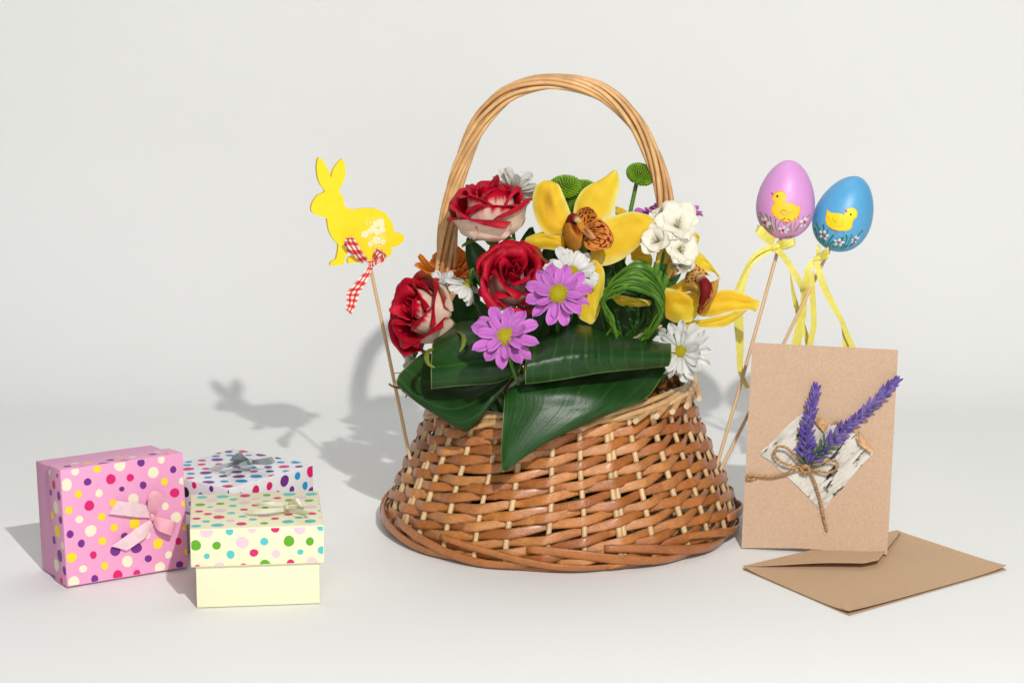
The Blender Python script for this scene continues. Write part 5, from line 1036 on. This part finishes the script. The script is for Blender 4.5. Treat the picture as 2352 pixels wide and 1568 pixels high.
# ---------------------------------------------------------------- freesia
def freesia():
    c0 = C(1545, 560, -.055); t = flower_thing("freesia", "cluster of creamy white freesia trumpets at the upper right of the bouquet", "freesia", c0)
    CW = L(255, 250, 232); CY = L(236, 206, 90)
    def bloom(c, axis, rad, seed, tubeto, open_=1.0):
        rs = random.Random(seed); Rm, c = frame(c, axis, seed)
        g = None
        for i in range(6):
            a = i * math.pi / 3 + rs.uniform(-.12, .12); inner = i % 2; G = np.zeros((11, 14, 3)); op = open_ * rs.uniform(.85, 1.15)
            for p_, u in enumerate(np.linspace(-1, 1, 11)):
                for q, v in enumerate(np.linspace(0, 1, 14)):
                    r = .14 + .20 * v + .62 * op * sm(.25, 1.0, v) * v; z = -.75 + 1.05 * v - .42 * op * sm(.5, 1, v) * v; z = z - .0
                    wv = (.14 + .33 * math.sin(math.pi * min(1, .15 + .62 * v))) * (1 if v < .7 else math.sqrt(max(.0, 1 - ((v - .7) / .31) ** 2)))
                    rr = r + (-.10 if inner else .02) - .22 * u * u * wv * 1.2; 
                    z += .05 * math.sin(4 * u + seed + i) * v * v + .12 * u * u * v
                    G[p_, q] = (rr * math.cos(a) - u * wv * math.sin(a), rr * math.sin(a) + u * wv * math.cos(a), z)
            s = sheet(G, .022, lambda U, V, sd: mixc(np.tile(CY, (len(U), 1)), np.tile(CW, (len(U), 1)), sm(.05, .4, V)))
            part("petal", (s[0] @ Rm.T * rad + c, s[1], s[2], s[3]), m_petal if False else m_white, t)
        for k in range(3):
            a = k * 2.1; st_ = tube([c - Rm[:, 2] * rad * .5, c + (Rm[:, 0] * math.cos(a) + Rm[:, 1] * math.sin(a)) * rad * .1 + Rm[:, 2] * rad * .18], .0006, L(250, 246, 214), 5); part("stamen", st_, m_white, t)
        e = c - Rm[:, 2] * rad * .66; pts = cr([e, e - Rm[:, 2] * rad * .4, np.asarray(tubeto)], 14)
        part("flower_tube", tube(pts, np.interp(np.linspace(0, 1, 14), [0, .4, 1], [rad * .24, rad * .16, .0018]), np.array([mixc(L(246, 224, 130), L(226, 186, 50), k / 13) for k in range(14)]), 9), m_petal, t)
        part("calyx", tube(cr([pts[-3], pts[-1], pts[-1] + (pts[-1] - pts[-4]) * .8], 8), np.array([.0028, .003, .003, .0028, .0025, .0022, .002, .0015]), L(84, 132, 36), 8), m_stem, t)
    D = lambda zx, zy, y: P(*zO(zx, zy), y)
    bloom(D(1275, 540, -.070), (.10, -.72, .55), 57 * px(-.07), 1, D(1110, 1000, -.05), 1.0)
    bloom(D(1075, 690, -.078), (-.35, -.80, .28), 46 * px(-.07), 2, D(1085, 960, -.06), .75)
    bloom(D(1310, 770, -.078), (.25, -.84, .2), 47 * px(-.07), 3, D(1155, 1060, -.055), .9)
    bloom(D(1310, 880, -.070), (.45, -.60, .4), 40 * px(-.07), 4, D(1150, 1065, -.055), .7)
    bloom(D(1110, 500, -.055), (-.6, -.3, .6), 44 * px(-.05), 5, D(1140, 900, -.05), .8)
    bd = [D(1340, 560, -.050), D(1360, 500, -.050), D(1380, 450, -.050), D(1388, 418, -.050)]
    part("bud", tube(cr(bd, 12), np.interp(np.linspace(0, 1, 12), [0, .5, .85, 1], [.002, .0036, .003, .0006]), CW, 9), m_white, t)
    bd = [D(1215, 520, -.052), D(1225, 450, -.056), D(1240, 400, -.056), D(1246, 372, -.056)]
    part("bud", tube(cr(bd, 14), np.interp(np.linspace(0, 1, 14), [0, .4, .75, 1], [.006, .0105, .008, .001]), CW, 12, squash=.7), m_white, t)
    part("stem", tube(cr([D(1130, 900, -.05), D(1110, 1050, -.05), D(1090, 1250, -.045), ORG[t]], 14), .0022, L(90, 134, 44), 8), m_stem, t)
    for (a, b) in (((1150, 830), (1120, 1000)), ((1290, 970), (1170, 1070)), ((1085, 905), (1080, 1000))):
        part("bract", tube(cr([D(*a, -.045), D((a[0] + b[0]) / 2 + 8, (a[1] + b[1]) / 2, -.052), D(*b, -.047)], 10), np.interp(np.linspace(0, 1, 10), [0, .5, 1], [.0006, .0042, .0026]), L(66, 116, 34), 8, squash=.5), m_stem, t)
freesia()

# ---------------------------------------------------------------- looped grass
def grass():
    t = flower_thing("looped_grass", "bundle of glossy green grass blades bent into a loop", "grass bundle", C(1455, 690, -.08)); rs = random.Random(5)
    n = 26
    for i in range(n):
        main = i < 14; f = i / 13 if main else rs.uniform(.2, 1.15); jj = .55 if main else 1.8; j = lambda s: rs.uniform(-s, s) * jj
        path = [(760 + j(50), 1500 + j(30)), (680 + 40 * f + j(22), 1340 + j(25)), (622 + 34 * f + j(8), 1200 + 20 * f + j(20)), (700 + 10 * f + j(14), 1075 + 70 * f + j(14)), (820 - 30 * f + j(20), 940 + 170 * f + j(12)), (945 - 60 * f + j(26), 872 + 215 * f + j(10)), (1060 - 30 * f + j(14), 945 + 190 * f + j(14)), (1135 - 26 * f + j(12), 1075 + 130 * f + j(16)), (1150 - 22 * f + j(10), 1220 + 70 * f + j(20)), (1095 - 20 * f + j(26), 1370 + 20 * f + j(20)), (1000 + j(50), 1510 + j(20))]
        y = -.050 - .060 * f
        dy = [.004, .0, -.004, -.008, -.012, -.014, -.012, -.008, -.004, .0, .006]
        W = rs.uniform(.0012, .0017) if main else rs.uniform(.0005, .0010)
        p = cr([P(*zO(a, b), y + d) for (a, b), d in zip(path, dy)], 60); T = np.gradient(p, axis=0); T /= np.linalg.norm(T, axis=1, keepdims=True)
        side = np.array([.0, -1.0, .25]); tw = rs.uniform(-.5, .9)
        G = np.zeros((5, 60, 3))
        for q in range(60):
            u = nrm(np.cross(T[q], np.cross(side, T[q]))) ; v = np.cross(T[q], u); s_ = q / 59
            a = 1.57 + (.55 if i % 2 else -.35) + .15 * math.sin(s_ * 3 + i); d = u * math.cos(a) + v * math.sin(a); nn = np.cross(T[q], d); w_ = W * (.6 + .4 * math.sin(math.pi * s_))
            for k, e in enumerate((-1, -.5, 0, .5, 1)): G[k, q] = p[q] + d * w_ * e + nn * (abs(e) * .35) * w_
        c1 = mixc(L(110, 164, 36), L(44, 92, 22), (.15, .75, .4, .95)[i % 4]); 
        part("blade", sheet(G, .00022, lambda U, V, sd: mixc(np.tile(c1, (len(U), 1)), np.tile(L(124, 168, 56), (len(U), 1)), .35 * (np.abs(U) > .8))), m_grass, t)
    for i in range(7):
        a = rs.uniform(700, 1080); p = cr([P(*zO(a, 1200 + rs.uniform(-60, 60)), -.05), P(*zO(a + rs.uniform(-60, 60), 1380), -.06), P(*zO(880 + rs.uniform(-100, 100), 1560), -.05)], 20)
        part("blade", tube(p, .0016, L(48, 92, 26), 6, squash=.3), m_grass, t)
grass()

# ---------------------------------------------------------------- broad folded leaves
def bleaf(rows, name_parent, seed, vein=18, along='V', th=.0007, nu=130, nv=70, rib=.00035):
    if along == 'V': nu, nv = 70, 130
    G = grid(rows, nu, nv, P)
    n3 = np.cross(np.gradient(G, axis=0), np.gradient(G, axis=1)); n3 /= np.linalg.norm(n3, axis=2, keepdims=True) + 1e-12
    if n3[:, :, 1].mean() > 0: n3 = -n3
    Ug, Vg = np.meshgrid(np.linspace(-1, 1, nu), np.linspace(0, 1, nv), indexing='ij'); kk = Ug if along == 'U' else Vg
    fade = sm(0, .12, 1 - Vg) if along == 'U' else 1.0
    G = G + n3 * ((rib * np.abs(np.sin(kk * vein + .4 * wob(Ug, Vg, seed, .9))) ** .6 + rib * .3 * np.sin(kk * vein * 3.7)) * fade + .0016 * wob(Ug, Vg, seed + 2, .7))[..., None]
    def cf(U, V, s):
        k = (U if along == 'U' else V); n_ = wob(U, V, seed, .9); g1 = L(34, 76, 24) if s > 0 else L(36, 78, 28); c = mixc(np.tile(g1, (len(U), 1)), np.tile(L(20, 54, 18), (len(U), 1)), .5 + .5 * n_)
        ve = np.abs(np.sin(k * vein + .4 * n_)) ; c = mixc(c, np.tile(L(62, 108, 40), (len(U), 1)), .5 * sm(.2, .0, ve)); e = np.maximum(sm(.985, 1, np.abs(U)), sm(.985, 1, V)); return mixc(c, np.tile(L(150, 170, 80), (len(U), 1)), e * .7)
    return sheet(G, th, cf)
def add_leaf_bump(m):
    nt = m.node_tree; N = nt.nodes; K = nt.links; pb = N["Principled BSDF"]; old = pb.inputs["Normal"].links[0].from_socket if pb.inputs["Normal"].links else None
    at = N.new("ShaderNodeAttribute"); at.attribute_name = "Col"; b = N.new("ShaderNodeBump"); b.inputs["Distance"].default_value = .0012; b.inputs["Strength"].default_value = .6
    sp = N.new("ShaderNodeSeparateColor"); K.new(at.outputs["Color"], sp.inputs[0]); K.new(sp.outputs[0], b.inputs["Height"])
    if old: K.new(old, b.inputs["Normal"])
    K.new(b.outputs[0], pb.inputs["Normal"])
add_leaf_bump(m_leaf)
def leaves():
    lg = "broad green leaves folded over the basket rim"
    t = thing("broad_leaf", "broad green leaf rolled sideways with its pointed tip hanging over the basket front", "leaf", C(1400, 860, -.10), lg)
    part("rolled_blade", bleaf([[(1216, 784, -.108), (1300, 750, -.100), (1345, 749, -.096), (1391, 765, -.090), (1456, 779, -.082), (1541, 792, -.070)],
        [(1210, 800, -.138), (1300, 772, -.130), (1350, 772, -.125), (1400, 783, -.118), (1460, 793, -.108), (1541, 799, -.092)],
        [(1207, 830, -.158), (1290, 812, -.152), (1350, 806, -.146), (1400, 808, -.138), (1460, 811, -.126), (1540, 814, -.106)],
        [(1206, 862, -.160), (1280, 846, -.155), (1350, 834, -.149), (1400, 832, -.140), (1460, 829, -.128), (1538, 826, -.108)],
        [(1207, 882, -.152), (1274, 872, -.148), (1367, 856, -.142), (1420, 851, -.134), (1461, 846, -.122), (1534, 838, -.104)]], t, 1, 14, 'U'), m_leaf, t)
    part("tip_blade", bleaf([[(1195, 860, -.080), (1260, 850, -.080), (1330, 842, -.080), (1420, 838, -.076), (1500, 834, -.072), (1536, 838, -.070)],
        [(1163, 894, -.122), (1195, 884, -.127), (1260, 886, -.129), (1330, 888, -.127), (1420, 895, -.119), (1490, 908, -.103)],
        [(1157, 940, -.138), (1195, 935, -.140), (1245, 938, -.142), (1300, 940, -.140), (1375, 940, -.136), (1440, 932, -.120)],
        [(1153, 1000, -.146), (1175, 995, -.148), (1210, 990, -.149), (1250, 990, -.148), (1300, 984, -.145), (1345, 972, -.136)],
        [(1151, 1050, -.151), (1163, 1045, -.153), (1180, 1040, -.153), (1200, 1036, -.152), (1225, 1029, -.150), (1248, 1018, -.147)],
        [(1153, 1082, -.154), (1154, 1083, -.154), (1155, 1084, -.154), (1156, 1083, -.154), (1157, 1082, -.154), (1158, 1081, -.154)]], t, 2, 24, 'U', rib=.00007), m_leaf, t)
    t2 = thing("broad_leaf", "broad green leaf bent back into a fold on the left rim of the basket", "leaf", C(1010, 870, -.085), lg)
    part("folded_blade", bleaf([[(978, 808, -.050), (1020, 830, -.062), (1070, 850, -.074), (1130, 850, -.088), (1194, 826, -.098)],
        [(934, 845, -.064), (985, 880, -.082), (1050, 895, -.096), (1120, 880, -.106), (1190, 842, -.110)],
        [(914, 868, -.078), (962, 915, -.100), (1035, 942, -.114), (1110, 915, -.122), (1178, 862, -.120)],
        [(920, 889, -.082), (978, 935, -.104), (1048, 972, -.118), (1098, 955, -.126), (1150, 903, -.124)],
        [(950, 915, -.080), (1005, 953, -.102), (1060, 988, -.116), (1088, 978, -.122), (1118, 944, -.122)],
        [(985, 940, -.074), (1020, 960, -.094), (1066, 992, -.108), (1080, 990, -.112), (1096, 972, -.114)]], t2, 3, 16, 'V'), m_leaf, t2)
    part("under_blade", bleaf([[(1066, 992, -.107), (1075, 985, -.105), (1082, 975, -.102)], [(1078, 994, -.114), (1096, 975, -.110), (1098, 962, -.104)], [(1092, 978, -.117), (1115, 950, -.112), (1118, 935, -.105)], [(1140, 920, -.118), (1150, 906, -.114), (1150, 895, -.106)]], t2, 7, 8, 'V', nu=16, nv=24), m_leaf, t2)
    t3 = thing("broad_leaf", "broad green leaf with straight cut edge standing under the left rose", "leaf", C(1080, 850, -.09), lg)
    part("folded_blade", bleaf([[(996, 780, -.082), (1045, 742, -.078), (1085, 735, -.080), (1135, 750, -.090), (1205, 790, -.100)],
        [(992, 800, -.108), (1040, 772, -.108), (1085, 765, -.110), (1135, 776, -.116), (1203, 806, -.118)],
        [(990, 840, -.126), (1040, 830, -.132), (1085, 826, -.134), (1135, 828, -.136), (1198, 830, -.130)],
        [(990, 875, -.128), (1040, 868, -.135), (1085, 864, -.138), (1135, 862, -.139), (1194, 848, -.132)],
        [(990, 893, -.122), (1040, 888, -.130), (1090, 884, -.133), (1140, 878, -.134), (1190, 856, -.130)]], t3, 4, 12, 'V'), m_leaf, t3)
    # narrow leaves filling the bouquet
    rs = random.Random(9)
    fill = [((1130, 770), (1085, 690), -.05), ((1190, 800), (1235, 700), -.08), ((1250, 770), (1330, 690), -.07), ((1340, 760), (1385, 630), -.06), ((1390, 770), (1400, 620), -.05), ((1480, 790), (1430, 600), -.03), ((1500, 790), (1560, 690), -.03), ((1240, 640), (1265, 560), -.03), ((1100, 600), (1075, 555), -.02), ((1120, 640), (1140, 560), -.02), ((1000, 800), (1075, 640), -.03), ((1420, 640), (1408, 590), -.02), ((1325, 520), (1320, 470), -.01), ((1200, 600), (1210, 530), -.01), ((1250, 720), (1230, 660), -.085), ((1530, 760), (1500, 660), -.02), ((1450, 700), (1470, 640), -.01), ((1350, 640), (1330, 560), -.02), ((1290, 740), (1290, 800), -.07), ((1110, 720), (1060, 800), -.06)]
    for k, (a, b, y) in enumerate(fill):
        A_, B_ = P(*a, y), P(*b, y - .006); A_ = A_ * .8 + np.array([BX, y * .5, .1]) * .2
        tt = thing("narrow_leaf", "narrow dark green leaf standing among the flower stems inside the bouquet", "leaf", A_, "narrow leaves between the flowers")
        ax = B_ - A_; ln = np.linalg.norm(ax); ax /= ln; sd = nrm(np.cross(ax, [rs.uniform(-.5, .5), -1, rs.uniform(-.2, .5)])); nn = np.cross(sd, ax); G = np.zeros((7, 16, 3)); W = rs.uniform(.010, .017)
        for i, u in enumerate(np.linspace(-1, 1, 7)):
            for j, v in enumerate(np.linspace(0, 1, 16)): G[i, j] = A_ + ax * ln * v + sd * u * W * math.sin(math.pi * (.08 + .9 * v)) ** .8 + nn * (.004 * u * u - .012 * v * v)
        c1 = mixc(L(34, 74, 26), L(54, 92, 34), rs.random()); part("blade", sheet(G, .0004, lambda U, V, s: np.tile(c1, (len(U), 1)) * (1 - .25 * (np.abs(U) < .1))[:, None]), m_leaf, tt)
leaves()
def bits():
    # curled sepals and stray twigs seen against the paper at the left of the rim
    for k, (lab, pts, r) in enumerate([("thin dry twig sticking out left of the folded leaf", [(992, 905, -.05), (930, 893, -.055), (905, 888, -.058), (893, 881, -.058)], .0010), ("very fine dry twig above the thicker twig at left", [(985, 862, -.04), (940, 855, -.05), (905, 857, -.05)], .0004), ("short dry twig pointing down left under the folded leaf", [(960, 880, -.05), (940, 900, -.055), (931, 913, -.056)], .0005), ("hair-thin twig poking from the weave at the right rim", [(1590, 985, -.02), (1604, 968, -.02), (1610, 958, -.02)], .0005), ("pale raffia strand inside the bouquet by the looped grass", [(1450, 780, -.06), (1480, 765, -.065), (1520, 748, -.06)], .0012)]):
        t = part("twig", tube(cr([P(*p) for p in pts], 10), r, L(120, 78, 50) if k < 4 else L(206, 176, 140), 6), m_stick); tagged(t, lab, "twig", "loose twigs")
bits()
